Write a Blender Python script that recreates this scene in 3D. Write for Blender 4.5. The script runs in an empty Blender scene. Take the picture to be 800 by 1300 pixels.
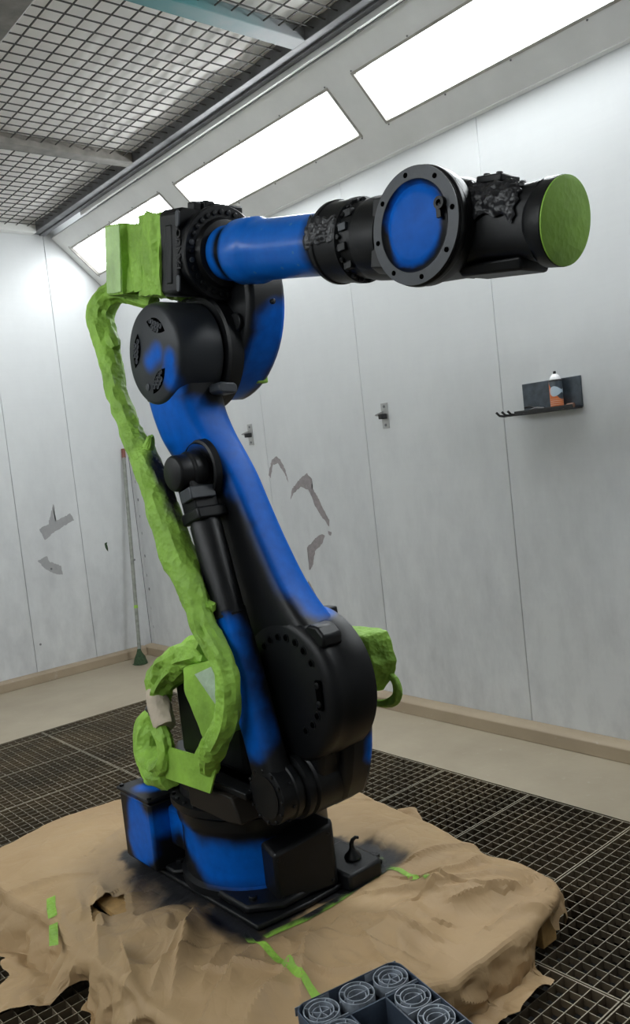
import bpy, bmesh, math, random
from mathutils import Vector, Matrix, noise
S = bpy.context.scene
COL = S.collection
random.seed(4)
PI = math.pi
V = Vector

# ------------------------------------------------------------------ camera, world, exposure
YAW, PITCH, ROLL, FPX = 0.6967, 0.0675, -0.1095, 1062.0
f = V((math.sin(YAW)*math.cos(PITCH), math.cos(YAW)*math.cos(PITCH), -math.sin(PITCH)))
r0 = V((math.cos(YAW), -math.sin(YAW), 0)); u0 = r0.cross(f)
r = r0*math.cos(ROLL) + u0*math.sin(ROLL); u = -r0*math.sin(ROLL) + u0*math.cos(ROLL)
cd = bpy.data.cameras.new('camera'); cam = bpy.data.objects.new('camera', cd); COL.objects.link(cam)
cam.matrix_world = Matrix(((r.x, u.x, -f.x, 0), (r.y, u.y, -f.y, 0), (r.z, u.z, -f.z, 1.6), (0, 0, 0, 1)))
cd.sensor_fit = 'VERTICAL'; cd.sensor_height = 36; cd.lens = FPX/1300*36
cd.clip_start = .05; cd.clip_end = 60
S.camera = cam
w = bpy.data.worlds.new('world'); S.world = w; w.use_nodes = True
w.node_tree.nodes['Background'].inputs[0].default_value = (.6, .65, .7, 1)
w.node_tree.nodes['Background'].inputs[1].default_value = .05
S.view_settings.view_transform = 'Standard'; S.view_settings.look = 'None'
S.view_settings.gamma = 1; S.view_settings.use_curve_mapping = False
S.view_settings.exposure = 0.42
LAMP = 20.0           # strength of the tube-lit diffusers in both slopes

# ------------------------------------------------------------------ materials
def srgb(h):
    c = [int(h[i:i+2], 16)/255 for i in (0, 2, 4)]
    return tuple((x/12.92 if x <= .04045 else ((x+.055)/1.055)**2.4) for x in c) + (1,)

class NT:
    def __init__(s, name):
        s.m = bpy.data.materials.new(name); s.m.use_nodes = True
        s.t = s.m.node_tree; s.b = s.t.nodes['Principled BSDF']
    def n(s, typ, ins=None, **kw):
        nd = s.t.nodes.new(typ)
        for k, v in kw.items(): setattr(nd, k, v)
        for k, v in (ins or {}).items(): s.set(nd, k, v)
        return nd
    def set(s, nd, k, v):
        if isinstance(v, bpy.types.NodeSocket): s.t.links.new(v, nd.inputs[k])
        else: nd.inputs[k].default_value = v
    def math(s, op, a, b=0.0, c=0.0):
        nd = s.n('ShaderNodeMath', operation=op); s.set(nd, 0, a); s.set(nd, 1, b); s.set(nd, 2, c); return nd.outputs[0]
    def vm(s, op, a, b=(0, 0, 0), out=0):
        nd = s.n('ShaderNodeVectorMath', operation=op); s.set(nd, 0, a); s.set(nd, 1, b); return nd.outputs[out]
    def mix(s, fac, a, b):
        nd = s.n('ShaderNodeMix', data_type='RGBA')
        s.set(nd, 0, fac); s.set(nd, 6, a); s.set(nd, 7, b); return nd.outputs[2]
    def ramp(s, fac, stops):
        nd = s.n('ShaderNodeValToRGB'); e = nd.color_ramp.elements
        while len(e) < len(stops): e.new(.5)
        for i, (p, c) in enumerate(stops): e[i].position = p; e[i].color = c if len(c) == 4 else (*c, 1)
        s.set(nd, 0, fac); return nd.outputs[0]
    def noise(s, scale, detail=3, vec=None, rough=.55):
        nd = s.n('ShaderNodeTexNoise', {'Scale': scale, 'Detail': detail, 'Roughness': rough})
        if vec is not None: s.set(nd, 'Vector', vec)
        return nd.outputs[0]
    def obj(s): return s.n('ShaderNodeTexCoord').outputs['Object']
    def bump(s, h, strength=.2, dist=.01):
        nd = s.n('ShaderNodeBump', {'Strength': strength, 'Distance': dist, 'Height': h})
        s.set(s.b, 'Normal', nd.outputs[0])

def mat(name, col, rough=.5, metal=0, var=.12, nscale=12, bump=.15, bscale=90, bdist=.002, spec=.5, coat=0):
    t = NT(name); o = t.obj()
    nz = t.noise(nscale, 4, o)
    c = tuple(col) if len(col) == 4 else (*col, 1)
    dk = tuple(x*(1-var) for x in c[:3]) + (1,); lt = tuple(min(1, x*(1+var)) for x in c[:3]) + (1,)
    t.set(t.b, 'Base Color', t.ramp(nz, [(.3, dk), (.7, lt)]))
    t.set(t.b, 'Roughness', t.math('MULTIPLY_ADD', nz, .15, rough-.07)); t.set(t.b, 'Metallic', metal)
    t.set(t.b, 'Specular IOR Level', spec)
    if coat: t.set(t.b, 'Coat Weight', coat)
    if bump: t.bump(t.noise(bscale, 3, o), bump, bdist)
    return t.m

ROOT = V((1.63, 2.47, .15))
BLACK = (.0048, .0053, .0062, 1); BLUE = (.003, .105, .50, 1)
def sprayed(name, blues, blacks=(), rough=.42, scuff=False, base=None):
    """black primer sprayed over worn blue paint: blue is left inside the given capsules (a, b, radius, softness), robot space"""
    t = NT(name); o = t.obj()
    nz = t.math('SUBTRACT', t.noise(9, 3, o), .5)
    def cap(a, b, rad, soft):
        a = V(a)-ROOT; b = V(b)-ROOT; ab = b-a; L = max(ab.length_squared, 1e-9)
        pa = t.vm('SUBTRACT', o, tuple(a))
        hh = t.vm('DOT_PRODUCT', pa, tuple(ab), out=1)
        nd = t.n('ShaderNodeMath', operation='DIVIDE', use_clamp=True); t.set(nd, 0, hh); t.set(nd, 1, L)
        sc = t.n('ShaderNodeVectorMath', operation='SCALE'); sc.inputs[0].default_value = tuple(ab); t.set(sc, 'Scale', nd.outputs[0])
        d = t.vm('LENGTH', t.vm('SUBTRACT', pa, sc.outputs[0]), out=1)
        d = t.math('MULTIPLY_ADD', nz, .035+rad*.25, d)
        mr = t.n('ShaderNodeMapRange', {'Value': d, 'From Min': rad+soft, 'From Max': rad-soft}, interpolation_type='SMOOTHSTEP')
        return mr.outputs[0]
    m = None
    for q in blues:
        x = cap(*q); m = x if m is None else t.math('MAXIMUM', m, x)
    for q in blacks:
        x = t.math('SUBTRACT', 1.0, cap(*q)); m = t.math('MULTIPLY', m, x)
    n2 = t.noise(30, 4, o)
    blue = t.ramp(n2, [(.3, (BLUE[0], BLUE[1]*.88, BLUE[2]*.88, 1)), (.7, (BLUE[0], BLUE[1]*1.12, BLUE[2]*1.1, 1))])
    if scuff:
        sn = t.noise(26, 8, t.vm('MULTIPLY', o, (1, 1.4, .6)), .75)
        k = t.n('ShaderNodeMapRange', {'Value': sn, 'From Min': .66, 'From Max': .74}).outputs[0]
        blue = t.mix(t.math('MULTIPLY', k, .18), blue, (.14, .30, .55, 1))
    t.set(t.b, 'Base Color', t.mix(m, base or BLACK, blue))
    t.set(t.b, 'Roughness', t.math('MULTIPLY_ADD', m, -.06, rough))
    t.set(t.b, 'Specular IOR Level', t.math('MULTIPLY_ADD', m, -.20, .28))
    t.bump(t.noise(160, 3, o), .12, .0015)
    return t.m

M_black = mat('black_primer', BLACK, .42, var=.25, nscale=20, bscale=160, bump=.15, spec=.28)
M_blackgrey = mat('dark_grey_primer', (.035, .04, .048), .45, var=.2, nscale=20, bscale=160, spec=.5)
M_blacktape = mat('black_painted_tape', (.014, .0145, .017), .38, var=.3, nscale=30, bscale=45, bump=.9, bdist=.006)
M_hole = mat('bolt_hole', (.0015, .0015, .0015), .9, bump=0, spec=0)
M_boltgrey = mat('steel_bolt_sprayed', (.05, .055, .06), .4, metal=.3, bump=0)

def greenmat(name, col, rough=.62, bs=.9):
    t = NT(name); o = t.obj()
    v1 = t.n('ShaderNodeTexVoronoi', {'Vector': o, 'Scale': 34.0, 'Randomness': 1.0}, feature='F1')
    v2 = t.n('ShaderNodeTexVoronoi', {'Vector': t.vm('ADD', o, t.vm('SCALE', (0, 0, 0))), 'Scale': 75.0}, feature='F1')
    nz = t.noise(7, 5, o)
    h = t.math('ADD', t.math('MULTIPLY', v1.outputs['Distance'], 1.0), t.math('MULTIPLY', v2.outputs['Distance'], .45))
    dk = tuple(x*.72 for x in col)+(1,); lt = tuple(min(1, x*1.25) for x in col)+(1,)
    t.set(t.b, 'Base Color', t.ramp(nz, [(.3, dk), (.7, lt)]))
    t.set(t.b, 'Roughness', rough)
    t.bump(h, bs, .006)
    return t
GREEN = (.25, .46, .055)
M_green = greenmat('green_masking_tape', GREEN).m
M_green_flat = greenmat('green_masking_tape_flat', GREEN, bs=.25).m
M_greenlit = greenmat('lit_green_masking', (.42, .62, .25), .4, .3).m  # masking green made paler for the light on the motor's left face
M_greenfilm = greenmat('milky_masking_film', (.38, .50, .36), .3, .3).m
M_beigecloth = greenmat('beige_wrap', (.50, .42, .33), .8, .5).m
# the hose wrap has black overspray down one side
def hosemat():
    t = greenmat('green_masking_tape_oversprayed', GREEN); t.m.name = 'green_tape_with_black_overspray'
    at = t.n('ShaderNodeAttribute', attribute_name='spray')
    src = t.b.inputs['Base Color'].links[0].from_socket
    t.set(t.b, 'Base Color', t.mix(at.outputs['Fac'], src, BLACK))
    return t.m
M_hose = hosemat()

def wallmat(name):
    t = NT(name); g = t.n('ShaderNodeNewGeometry').outputs['Position']
    st = t.vm('MULTIPLY', g, (1, 1, .35))
    a = t.noise(1.6, 5, st, .6); b = t.noise(11, 6, t.vm('MULTIPLY', g, (1, 1, .5)), .65)
    st2 = t.noise(60, 2, t.vm('MULTIPLY', g, (.05, .05, 1)))
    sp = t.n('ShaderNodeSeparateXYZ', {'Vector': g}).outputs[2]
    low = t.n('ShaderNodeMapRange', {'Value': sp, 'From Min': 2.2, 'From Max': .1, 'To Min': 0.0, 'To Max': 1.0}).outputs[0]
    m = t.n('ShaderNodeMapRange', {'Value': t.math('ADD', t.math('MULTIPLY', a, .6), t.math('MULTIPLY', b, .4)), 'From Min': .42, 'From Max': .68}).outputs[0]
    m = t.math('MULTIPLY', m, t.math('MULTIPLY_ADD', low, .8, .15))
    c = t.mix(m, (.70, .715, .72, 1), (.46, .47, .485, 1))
    c = t.mix(t.math('MULTIPLY', st2, .12), c, (.5, .5, .51, 1))
    t.set(t.b, 'Base Color', c)
    t.set(t.b, 'Roughness', t.math('MULTIPLY_ADD', a, .25, .22))
    t.set(t.b, 'Specular IOR Level', .5)
    t.bump(t.noise(3, 3, g), .15, .02)
    return t.m
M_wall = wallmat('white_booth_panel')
M_gap = mat('panel_joint', (.16, .16, .165), .8, bump=0)
M_white = mat('white_enamel_trim', (.84, .84, .82), .42, var=.05, nscale=4)
M_grime = mat('grimy_white_sill', (.42, .40, .36), .5, var=.25, nscale=14)
M_frame = mat('galvanised_frame', (.17, .17, .18), .45, metal=.25, var=.35, nscale=9)
M_purlin = mat('overspray_brown_beam', (.20, .185, .165), .6, var=.3, nscale=12)
def tealmat():
    t = NT('teal_painted_beam'); g = t.n('ShaderNodeNewGeometry').outputs['Position']
    x = t.n('ShaderNodeSeparateXYZ', {'Vector': g}).outputs[0]
    k = t.n('ShaderNodeMapRange', {'Value': t.math('MULTIPLY_ADD', t.noise(8, 4, g), .5, x), 'From Min': 2.45, 'From Max': 3.1}).outputs[0]
    t.set(t.b, 'Base Color', t.mix(k, (.04, .20, .21, 1), (.26, .27, .28, 1))); t.set(t.b, 'Roughness', .5)
    return t.m
M_teal = tealmat()
M_filter = mat('ceiling_filter_fabric', (.90, .875, .84), .9, var=.08, nscale=3, bscale=40, bump=.3)
M_wire = mat('dark_wire', (.05, .047, .042), .6, bump=0)
def concmat(name, base, dark):
    t = NT(name); g = t.n('ShaderNodeNewGeometry').outputs['Position']
    a = t.noise(1.3, 6, g, .6); b = t.noise(14, 6, g, .7)
    c = t.ramp(a, [(.3, dark), (.7, base)])
    sp = t.n('ShaderNodeMapRange', {'Value': b, 'From Min': .62, 'From Max': .74}).outputs[0]
    c = t.mix(t.math('MULTIPLY', sp, .35), c, (.55, .53, .48, 1))
    t.set(t.b, 'Base Color', c); t.set(t.b, 'Roughness', .55); t.bump(b, .25, .004)
    return t.m
M_conc = concmat('dusty_concrete', (.40, .345, .255, 1), (.30, .25, .18, 1))
M_plinth = concmat('stained_plinth', (.40, .32, .22, 1), (.30, .235, .16, 1))
M_pit = mat('pit_dark', (.012, .011, .010), .9, var=.4, nscale=5)
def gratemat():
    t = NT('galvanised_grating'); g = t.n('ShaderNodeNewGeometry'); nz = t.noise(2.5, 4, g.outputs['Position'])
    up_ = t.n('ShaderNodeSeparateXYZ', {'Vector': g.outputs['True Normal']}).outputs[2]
    k = t.math('GREATER_THAN', up_, .5)      # lighter tops and dark brown sides, split by face normal
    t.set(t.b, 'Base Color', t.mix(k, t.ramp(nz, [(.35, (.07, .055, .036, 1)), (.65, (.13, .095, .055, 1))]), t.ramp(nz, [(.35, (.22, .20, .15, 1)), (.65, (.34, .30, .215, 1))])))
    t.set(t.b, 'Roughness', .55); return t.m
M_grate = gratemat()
M_wood = mat('raw_pallet_wood', (.42, .25, .09), .75, var=.3, nscale=18)
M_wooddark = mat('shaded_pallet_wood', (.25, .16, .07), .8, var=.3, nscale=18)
def papermat():
    t = NT('brown_masking_paper'); o = t.obj()
    at = t.n('ShaderNodeAttribute', attribute_name='spray')
    c = t.ramp(t.noise(2.5, 3, o), [(.3, (.36, .24, .125, 1)), (.7, (.42, .29, .155, 1))])
    t.set(t.b, 'Base Color', t.mix(at.outputs['Fac'], c, (.014, .014, .016, 1)))
    t.set(t.b, 'Roughness', .55); t.set(t.b, 'Specular IOR Level', .3)
    wv = t.vm('ADD', o, t.vm('MULTIPLY', t.n('ShaderNodeTexNoise', {'Vector': o, 'Scale': 5.0}).outputs['Color'], (.12, .12, .12)))
    v = t.n('ShaderNodeTexVoronoi', {'Vector': wv, 'Scale': 6.5}, feature='DISTANCE_TO_EDGE').outputs['Distance']
    v2 = t.n('ShaderNodeTexVoronoi', {'Vector': wv, 'Scale': 17.0}, feature='DISTANCE_TO_EDGE').outputs['Distance']
    hh = t.math('ADD', t.math('MINIMUM', v, .13), t.math('MULTIPLY', t.math('MINIMUM', v2, .12), .35))
    t.bump(t.math('ADD', t.math('MULTIPLY', hh, 2.0), t.math('MULTIPLY', t.noise(14, 4, o), .4)), .42, .012)
    return t.m
M_paper = papermat()
M_crate = mat('slate_blue_plastic', (.045, .060, .085), .38, var=.3, nscale=25)
M_crate_edge = mat('scuffed_slate_plastic', (.20, .225, .26), .45, var=.4, nscale=40)
M_flake = mat('bare_primer_patch', (.30, .27, .275), .7, var=.15, nscale=30)
M_flake2 = mat('grey_stain_patch', (.345, .345, .35), .6, var=.05, nscale=30)
M_steel = mat('bare_steel', (.42, .42, .41), .4, metal=.6)
M_dark = mat('dark_slate_steel', (.055, .068, .082), .35, metal=.4, var=.35, nscale=25)
M_blk = mat('black_plastic', (.01, .01, .011), .5)
M_orange = mat('orange_label', (.62, .16, .035), .4, var=.1)
M_canwhite = mat('white_can_lacquer', (.75, .75, .76), .25)
M_canblue = mat('pale_blue_label', (.42, .52, .62), .35)
M_pole = mat('grey_pole', (.24, .25, .22), .45, var=.25, nscale=30)
M_brush = mat('dark_green_bristles', (.03, .06, .025), .9, var=.5, nscale=60)
M_rust = mat('rusty_red_cap', (.22, .08, .06), .7)
def lampmat(name, y0, y1, s0, s1, on=1.0):
    """tube-lit diffuser: six tubes behind it stop short of its ends, so the last few cm are dimmer and scalloped"""
    t = NT(name); g = t.n('ShaderNodeTexCoord').outputs['Object']
    sx = t.n('ShaderNodeSeparateXYZ', {'Vector': g}); along = sx.outputs[1]; z = sx.outputs[2]
    e = t.math('SUBTRACT', (y1-y0)/2, t.math('ABSOLUTE', along))
    wv = t.math('MULTIPLY', t.math('SINE', t.math('MULTIPLY', z, 2*PI/.034)), .022)
    nz = t.math('MULTIPLY', t.math('SUBTRACT', t.noise(25, 3, g), .5), .05)
    e = t.math('ADD', t.math('ADD', e, wv), nz)
    k = t.n('ShaderNodeMapRange', {'Value': e, 'From Min': .05, 'From Max': .10, 'To Min': .13, 'To Max': 1.0}, interpolation_type='SMOOTHSTEP').outputs[0]
    t.set(t.b, 'Base Color', (.6, .6, .6, 1)); t.set(t.b, 'Emission Color', (.93, .98, 1, 1))
    t.set(t.b, 'Emission Strength', t.math('MULTIPLY', k, LAMP*on))
    return t.m

# ------------------------------------------------------------------ mesh helpers
class MB:
    def __init__(s): s.v = []; s.f = []
    def add(s, vs, fs, M=None):
        o = len(s.v)
        s.v += [(M @ V(p)) if M else V(p) for p in vs]; s.f += [tuple(i+o for i in q) for q in fs]; return s
    def box(s, x0, y0, z0, x1, y1, z1, M=None):
        vs = [(x, y, z) for x in (x0, x1) for y in (y0, y1) for z in (z0, z1)]
        return s.add(vs, [(0, 1, 3, 2), (4, 6, 7, 5), (0, 4, 5, 1), (2, 3, 7, 6), (0, 2, 6, 4), (1, 5, 7, 3)], M)
    def rings(s, R, cap=True, closed=False):
        n = len(R[0]); vs = [p for q in R for p in q]; fs = []
        m = len(R)
        for i in range(m if closed else m-1):
            a = i*n; b = ((i+1) % m)*n
            for j in range(n): fs.append((a+j, a+(j+1) % n, b+(j+1) % n, b+j))
        if cap and not closed: fs.append(tuple(reversed(range(n)))); fs.append(tuple(range((m-1)*n, m*n)))
        return s.add(vs, fs)
    def lathe(s, prof, c, ax=(0, 0, 1), n=40, cap=True):
        """prof = [(radius, distance along axis)]"""
        Q = V((0, 0, 1)).rotation_difference(V(ax).normalized())
        c = V(c); R = []
        for rad, h in prof: R.append([c + Q @ V((rad*math.cos(2*PI*k/n), rad*math.sin(2*PI*k/n), h)) for k in range(n)])
        return s.rings(R, cap)
    def cyl(s, a, b, rad, n=24, r2=None):
        a = V(a); b = V(b); return s.lathe([(rad, 0), (rad if r2 is None else r2, (b-a).length)], a, b-a, n)
    def prism(s, poly, lo, hi, axis='x'):
        """poly in the plane across the axis: x -> (y,z), y -> (x,z), z -> (x,y)"""
        def P(a, b, t): return {'x': (t, a, b), 'y': (a, t, b), 'z': (a, b, t)}[axis]
        return s.rings([[P(a, b, lo) for a, b in poly], [P(a, b, hi) for a, b in poly]])
    def tube(s, pts, rad, n=10, closed=False):
        pts = [V(p) for p in pts]; R = []; up = None; m = len(pts)
        for i, p in enumerate(pts):
            if closed: t = pts[(i+1) % m]-pts[i-1]
            else: t = pts[min(i+1, m-1)]-pts[max(i-1, 0)]
            t.normalize()
            if up is None: up = t.orthogonal().normalized()
            up = (up - t*up.dot(t)).normalized(); sd = t.cross(up)
            rr = rad[i] if isinstance(rad, (list, tuple)) else rad
            R.append([p + (up*math.cos(2*PI*k/n) + sd*math.sin(2*PI*k/n))*rr for k in range(n)])
        return s.rings(R, True, closed)
    def build(s, name, m, parent=None, org=None, bevel=0, ang=35, label=None, kind=None, attr=None, flat=False, seg=2):
        if parent is not None: org = V(parent['_o']) if org is None else V(org)
        org = V(org or (0, 0, 0))
        me = bpy.data.meshes.new(name); me.from_pydata([tuple(p-org) for p in s.v], [], s.f)
        bm = bmesh.new(); bm.from_mesh(me); bmesh.ops.recalc_face_normals(bm, faces=bm.faces)
        ca = math.radians(ang)
        for fc in bm.faces: fc.smooth = not flat
        for e in bm.edges:
            if len(e.link_faces) == 2 and e.calc_face_angle(0) > ca: e.smooth = False
        bm.to_mesh(me); bm.free()
        if attr is not None:
            a = me.attributes.new('spray', 'FLOAT', 'POINT'); a.data.foreach_set('value', attr)
        me.materials.append(m)
        ob = bpy.data.objects.new(name, me); COL.objects.link(ob)
        if parent is not None: ob.parent = parent; ob.location = org - V(parent['_o'])
        else: ob.location = org
        ob['_o'] = tuple(org)
        if bevel:
            b = ob.modifiers.new('bevel', 'BEVEL'); b.width = bevel; b.segments = seg; b.limit_method = 'ANGLE'; b.angle_limit = math.radians(40)
            b.harden_normals = False
        if label: ob['label'] = label
        if kind: ob['kind'] = kind
        return ob
def empty(name, loc, label, cat, group=None):
    o = bpy.data.objects.new(name, None); COL.objects.link(o); o.location = loc; o['_o'] = tuple(loc)
    o.empty_display_size = .1; o['label'] = label; o['category'] = cat
    if group: o['group'] = group
    return o
def tag(o, label, cat, group=None):
    o['label'] = label; o['category'] = cat
    if group: o['group'] = group
    return o
def struct(o): o['kind'] = 'structure'; return o
_cache = {}
def stud(parent, pos, ax, rad, h, name='bolt', m=None, n=10, sub=None):
    """a small bolt: shared mesh, axis ax"""
    key = (name, round(rad, 4), round(h, 4), n, m.name if m else 'b')
    if key not in _cache:
        mb = MB(); mb.lathe([(rad, 0), (rad, h*.8), (rad*.8, h)], (0, 0, 0), n=n)
        if rad > .006: mb.lathe([(rad*.5, h*1.0), (rad*.45, h*1.02)], (0, 0, 0), n=6)
        o = mb.build(name, m or M_black); _cache[key] = o.data; COL.objects.unlink(o); bpy.data.objects.remove(o)
    o = bpy.data.objects.new(name, _cache[key]); COL.objects.link(o)
    po = V(parent['_o']); o.parent = parent; o.location = V(pos)-po
    o.rotation_mode = 'QUATERNION'; o.rotation_quaternion = V((0, 0, 1)).rotation_difference(V(ax).normalized())
    o['_o'] = tuple(pos)
    return o
def crease(p, sc, amp):
    """ridged facet noise for crumpled film and paper"""
    d, _ = noise.voronoi(V(p)*sc)
    return (d[0]-.35)*amp
def fbm(p, sc): return noise.fractal(V(p)*sc, 1.0, 2.0, 4)

# ------------------------------------------------------------------ room shell
XW, YW, XL, YN = 3.568, 6.75, -2.45, -3.0         # right, back, left and near walls
ZT = 3.213                                        # where the walls meet the sloped light coves
ca, sa = math.cos(math.radians(43)), math.sin(math.radians(43))
XC = XW - .63*ca; ZC = ZT + .63*sa                # top of the cove
XCL = XL + .63*ca
GX0, GX1, GY1 = -.99-.985, 2.955, 5.37             # floor pit with grating

fl = MB()
fl.box(GX1, YN, -.12, XW+.1, YW+.1, 0).box(GX0, GY1, -.12, GX1, YW+.1, 0).box(XL-.1, YN, -.12, GX0, YW+.1, 0)
floor = struct(fl.build('floor', M_conc))
pit = MB(); pit.box(GX0-.02, YN, -.62, GX1+.02, GY1+.02, -.60)
pit.box(GX1, YN, -.6, GX1+.02, GY1, -.121).box(GX0, GY1, -.6, GX1, GY1+.02, -.121).box(GX0-.02, YN, -.6, GX0, GY1, -.121)
pit.build('pit_lining', M_pit, floor)
ang = MB(); ang.box(GX1-.004, YN, -.05, GX1, GY1, .001).box(GX0, GY1-.004, -.05, GX1, GY1, .001)
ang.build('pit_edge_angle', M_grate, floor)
# grating panels: welded bearing bars (deep, along x) and cross bars (along y)
def grating(nx, ny, px, py, w_, l_):
    g = MB(); d = .032; fr = .0045
    g.box(0, 0, -d, w_, fr, 0).box(0, l_-fr, -d, w_, l_, 0).box(0, fr, -d, fr, l_-fr, -.0005).box(w_-fr, fr, -d, w_, l_-fr, -.0005)
    for j in range(1, ny): y = j*py; g.box(fr, y-.0014, -d, w_-fr, y+.0014, -.001)
    for i in range(1, nx): x = i*px; g.box(x-.0012, fr, -.026, x+.0012, l_-fr, -.004)
    return g
W_, L_ = .980, .494
gm = None
for ix in range(5):
    for iy in range(-4, 9):
        x0 = GX1-.005-(ix+1)*.985+.003; y0 = 1.258+.5*iy-.0
        if y0 > GY1-.05: continue
        cut = y0+L_ > GY1-.005
        if not cut and gm is not None:
            o = bpy.data.objects.new('grating_panel', gm); COL.objects.link(o); o.parent = floor; o.location = (x0, y0+.003, -.002)
            continue
        ll = (GY1-.006-y0-.003) if cut else L_
        nyy = max(2, round(ll/.0449))
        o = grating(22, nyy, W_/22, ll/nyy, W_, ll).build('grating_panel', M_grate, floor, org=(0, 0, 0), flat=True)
        o.location = (x0, y0+.003, -.002)
        if not cut: gm = o.data

def wall(name, horiz, fixed, lo, hi, seams, z0, z1, inward):
    """steel sandwich panels with visible joints; horiz 'y' (x fixed) or 'x' (y fixed)"""
    t = .05*(-inward)
    back = MB()
    a, b = sorted((fixed+t, fixed+t*1.4))
    if horiz == 'y': back.box(a, lo, z0, b, hi, z1)
    else: back.box(lo, a, z0, hi, b, z1)
    w_ = struct(back.build(name, M_gap))
    cuts = [lo]+[s for s in seams if lo < s < hi]+[hi]
    for i in range(len(cuts)-1):
        c0, c1 = cuts[i]+.0015, cuts[i+1]-.0015
        m = MB(); p, q = sorted((fixed, fixed+t))
        if horiz == 'y': m.box(p, c0, z0, q, c1, z1)
        else: m.box(c0, p, z0, c1, q, z1)
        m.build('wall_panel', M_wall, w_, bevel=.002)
    return w_
wr = wall('wall_right', 'y', XW, YN, YW, [1.65-1.02*k for k in range(4, 0, -1)]+[1.65, 2.67, 3.70, 4.72, 5.74, 6.70], 0, ZT, -1)
wl = wall('wall_left', 'y', XL, YN, YW, [YN+1.02*k for k in range(1, 9)], 0, ZT, 1)
wb = wall('wall_back', 'x', YW, XL, XW, [-.55, .47, 1.49, 1.97, 2.505, 3.035], 0, 4.0, -1)
wn = wall('wall_near', 'x', YN, XL, XW, [XL+1.02*k for k in range(1, 6)], 0, 4.0, 1)
# plinths with a sloped, lighter top edge
def plinth(name, poly, lo, hi, axis): return struct(MB().prism(poly, lo, hi, axis).build(name, M_plinth, bevel=.004))
plinth('baseboard_right', [(XW, 0), (3.477, 0), (3.484, .066), (3.50, .078), (XW, .082)], YN, YW, 'y')
plinth('baseboard_back', [(YW, 0), (6.672, 0), (6.678, .066), (6.69, .078), (YW, .082)], XL, 3.477, 'x')
plinth('baseboard_left', [(XL, 0), (XL+.09, 0), (XL+.085, .066), (XL+.07, .078), (XL, .082)], YN, 6.67, 'y')
# sloped light coves
def cove(name, xw, sgn):
    """sgn -1: cove over the right wall, leaning left as it rises; +1 over the left wall"""
    c = MB()
    def P(s_, y, dn=0): return (xw + sgn*(s_*ca - dn*sa) - 0, y, ZT + s_*sa + dn*ca)
    bays = [(YN+.05, -1.95), (-1.78, -.18)]
    bays = [(-1.75, -.15), (-.0, 0)]
    return P
def make_cove(name, xw, sgn, fixtures):
    def P(s_, y, dn=0): return (xw + sgn*(s_*ca + (-dn)*sa), y, ZT + s_*sa + dn*ca)
    # dn > 0 is behind the surface (up and outward)
    S0, S1 = .183, .478
    m = MB()
    def slab(s0, s1, y0, y1, d0=0, d1=.03):
        vs = [P(a, b, c) for a in (s0, s1) for b in (y0, y1) for c in (d0, d1)]
        m.add(vs, [(0, 1, 3, 2), (4, 6, 7, 5), (0, 4, 5, 1), (2, 3, 7, 6), (0, 2, 6, 4), (1, 5, 7, 3)])
    slab(0, S0, YN, YW); slab(S1, .63, YN, YW)
    ys = [YN]
    for a, b in fixtures: ys += [a, b]
    ys.append(YW)
    for i in range(0, len(ys), 2):
        if ys[i+1]-ys[i] > .01: slab(S0, S1, ys[i], ys[i+1])
    o = struct(m.build(name, M_white))
    lip = MB()
    for (a0, a1) in ((-.004, .012),):
        vs = [P(a, b, c) for a in (a0, a1) for b in (YN, YW) for c in (-.012, .0)]
        lip.add(vs, [(0, 1, 3, 2), (4, 6, 7, 5), (0, 4, 5, 1), (2, 3, 7, 6), (0, 2, 6, 4), (1, 5, 7, 3)])
    lip.build('joint_strip', M_white, o)
    return o, P, S0, S1
FX = [(-1.75, -.15), (-.05-.0, 1.36)]
FX = [(-2.05, -.45), (-.25, 1.35), (1.555, 3.15), (3.36, 4.95), (5.16, 6.64)]
coveR, PR, S0, S1 = make_cove('trim_1', XW, -1, FX)
coveL, PL, _, _ = make_cove('trim_2', XL, 1, FX)
lampR = ['frameless strip of tube lights in the right slope behind the camera, farther one', 'tube-lit diffuser in the right slope beyond the frame, next to the nearest visible one',
         'largest bright white light panel in the slope at top right', 'white light panel in the slope above the blue forearm',
         'farthest white light panel, partly behind the green masked box']
lampL = ['white light panel in the left slope, %s' % s for s in ('first from the near wall', 'second from the near wall', 'third from the near wall', 'fourth from the near wall', 'last before the back wall')]
def lamp(P, a, b, label, on, grp):
    root = empty('light_fixture', P((S0+S1)/2, (a+b)/2, 0), label, 'light', grp)
    pane = MB(); c = V(P((S0+S1)/2, (a+b)/2, .016))
    e = .004
    vs = [P(s_, y_, .016) for s_, y_ in ((S0+e, a+e), (S1-e, a+e), (S1-e, b-e), (S0+e, b-e))]
    vs2 = [P(s_, y_, .022) for s_, y_ in ((S0+e, a+e), (S1-e, a+e), (S1-e, b-e), (S0+e, b-e))]
    pane.rings([vs, vs2])
    pane.build('diffuser', lampmat('tube_diffuser', a, b, S0, S1, on), root, org=c)
    fr = MB()
    def bar(s0, s1, y0, y1):
        v = [P(p, q, d) for p in (s0, s1) for q in (y0, y1) for d in (-.004, .016)]
        fr.add(v, [(0, 1, 3, 2), (4, 6, 7, 5), (0, 4, 5, 1), (2, 3, 7, 6), (0, 2, 6, 4), (1, 5, 7, 3)])
    t = .013
    bar(S0-t, S0+.002, a-t, b+t); bar(S1-.002, S1+t, a-t, b+t); bar(S0, S1, a-t, a+.002); bar(S0, S1, b-.002, b+t)
    fr.build('frame', M_grime, root)
    ax = V(P(0, 0, -1))-V(P(0, 0, 0))
    for k in range(5):
        for s_ in (S0-.02, S1+.02):
            stud(root, P(s_, a+(b-a)*k/4, -.001), ax, .0045, .004, 'screw', M_frame, 8)
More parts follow.
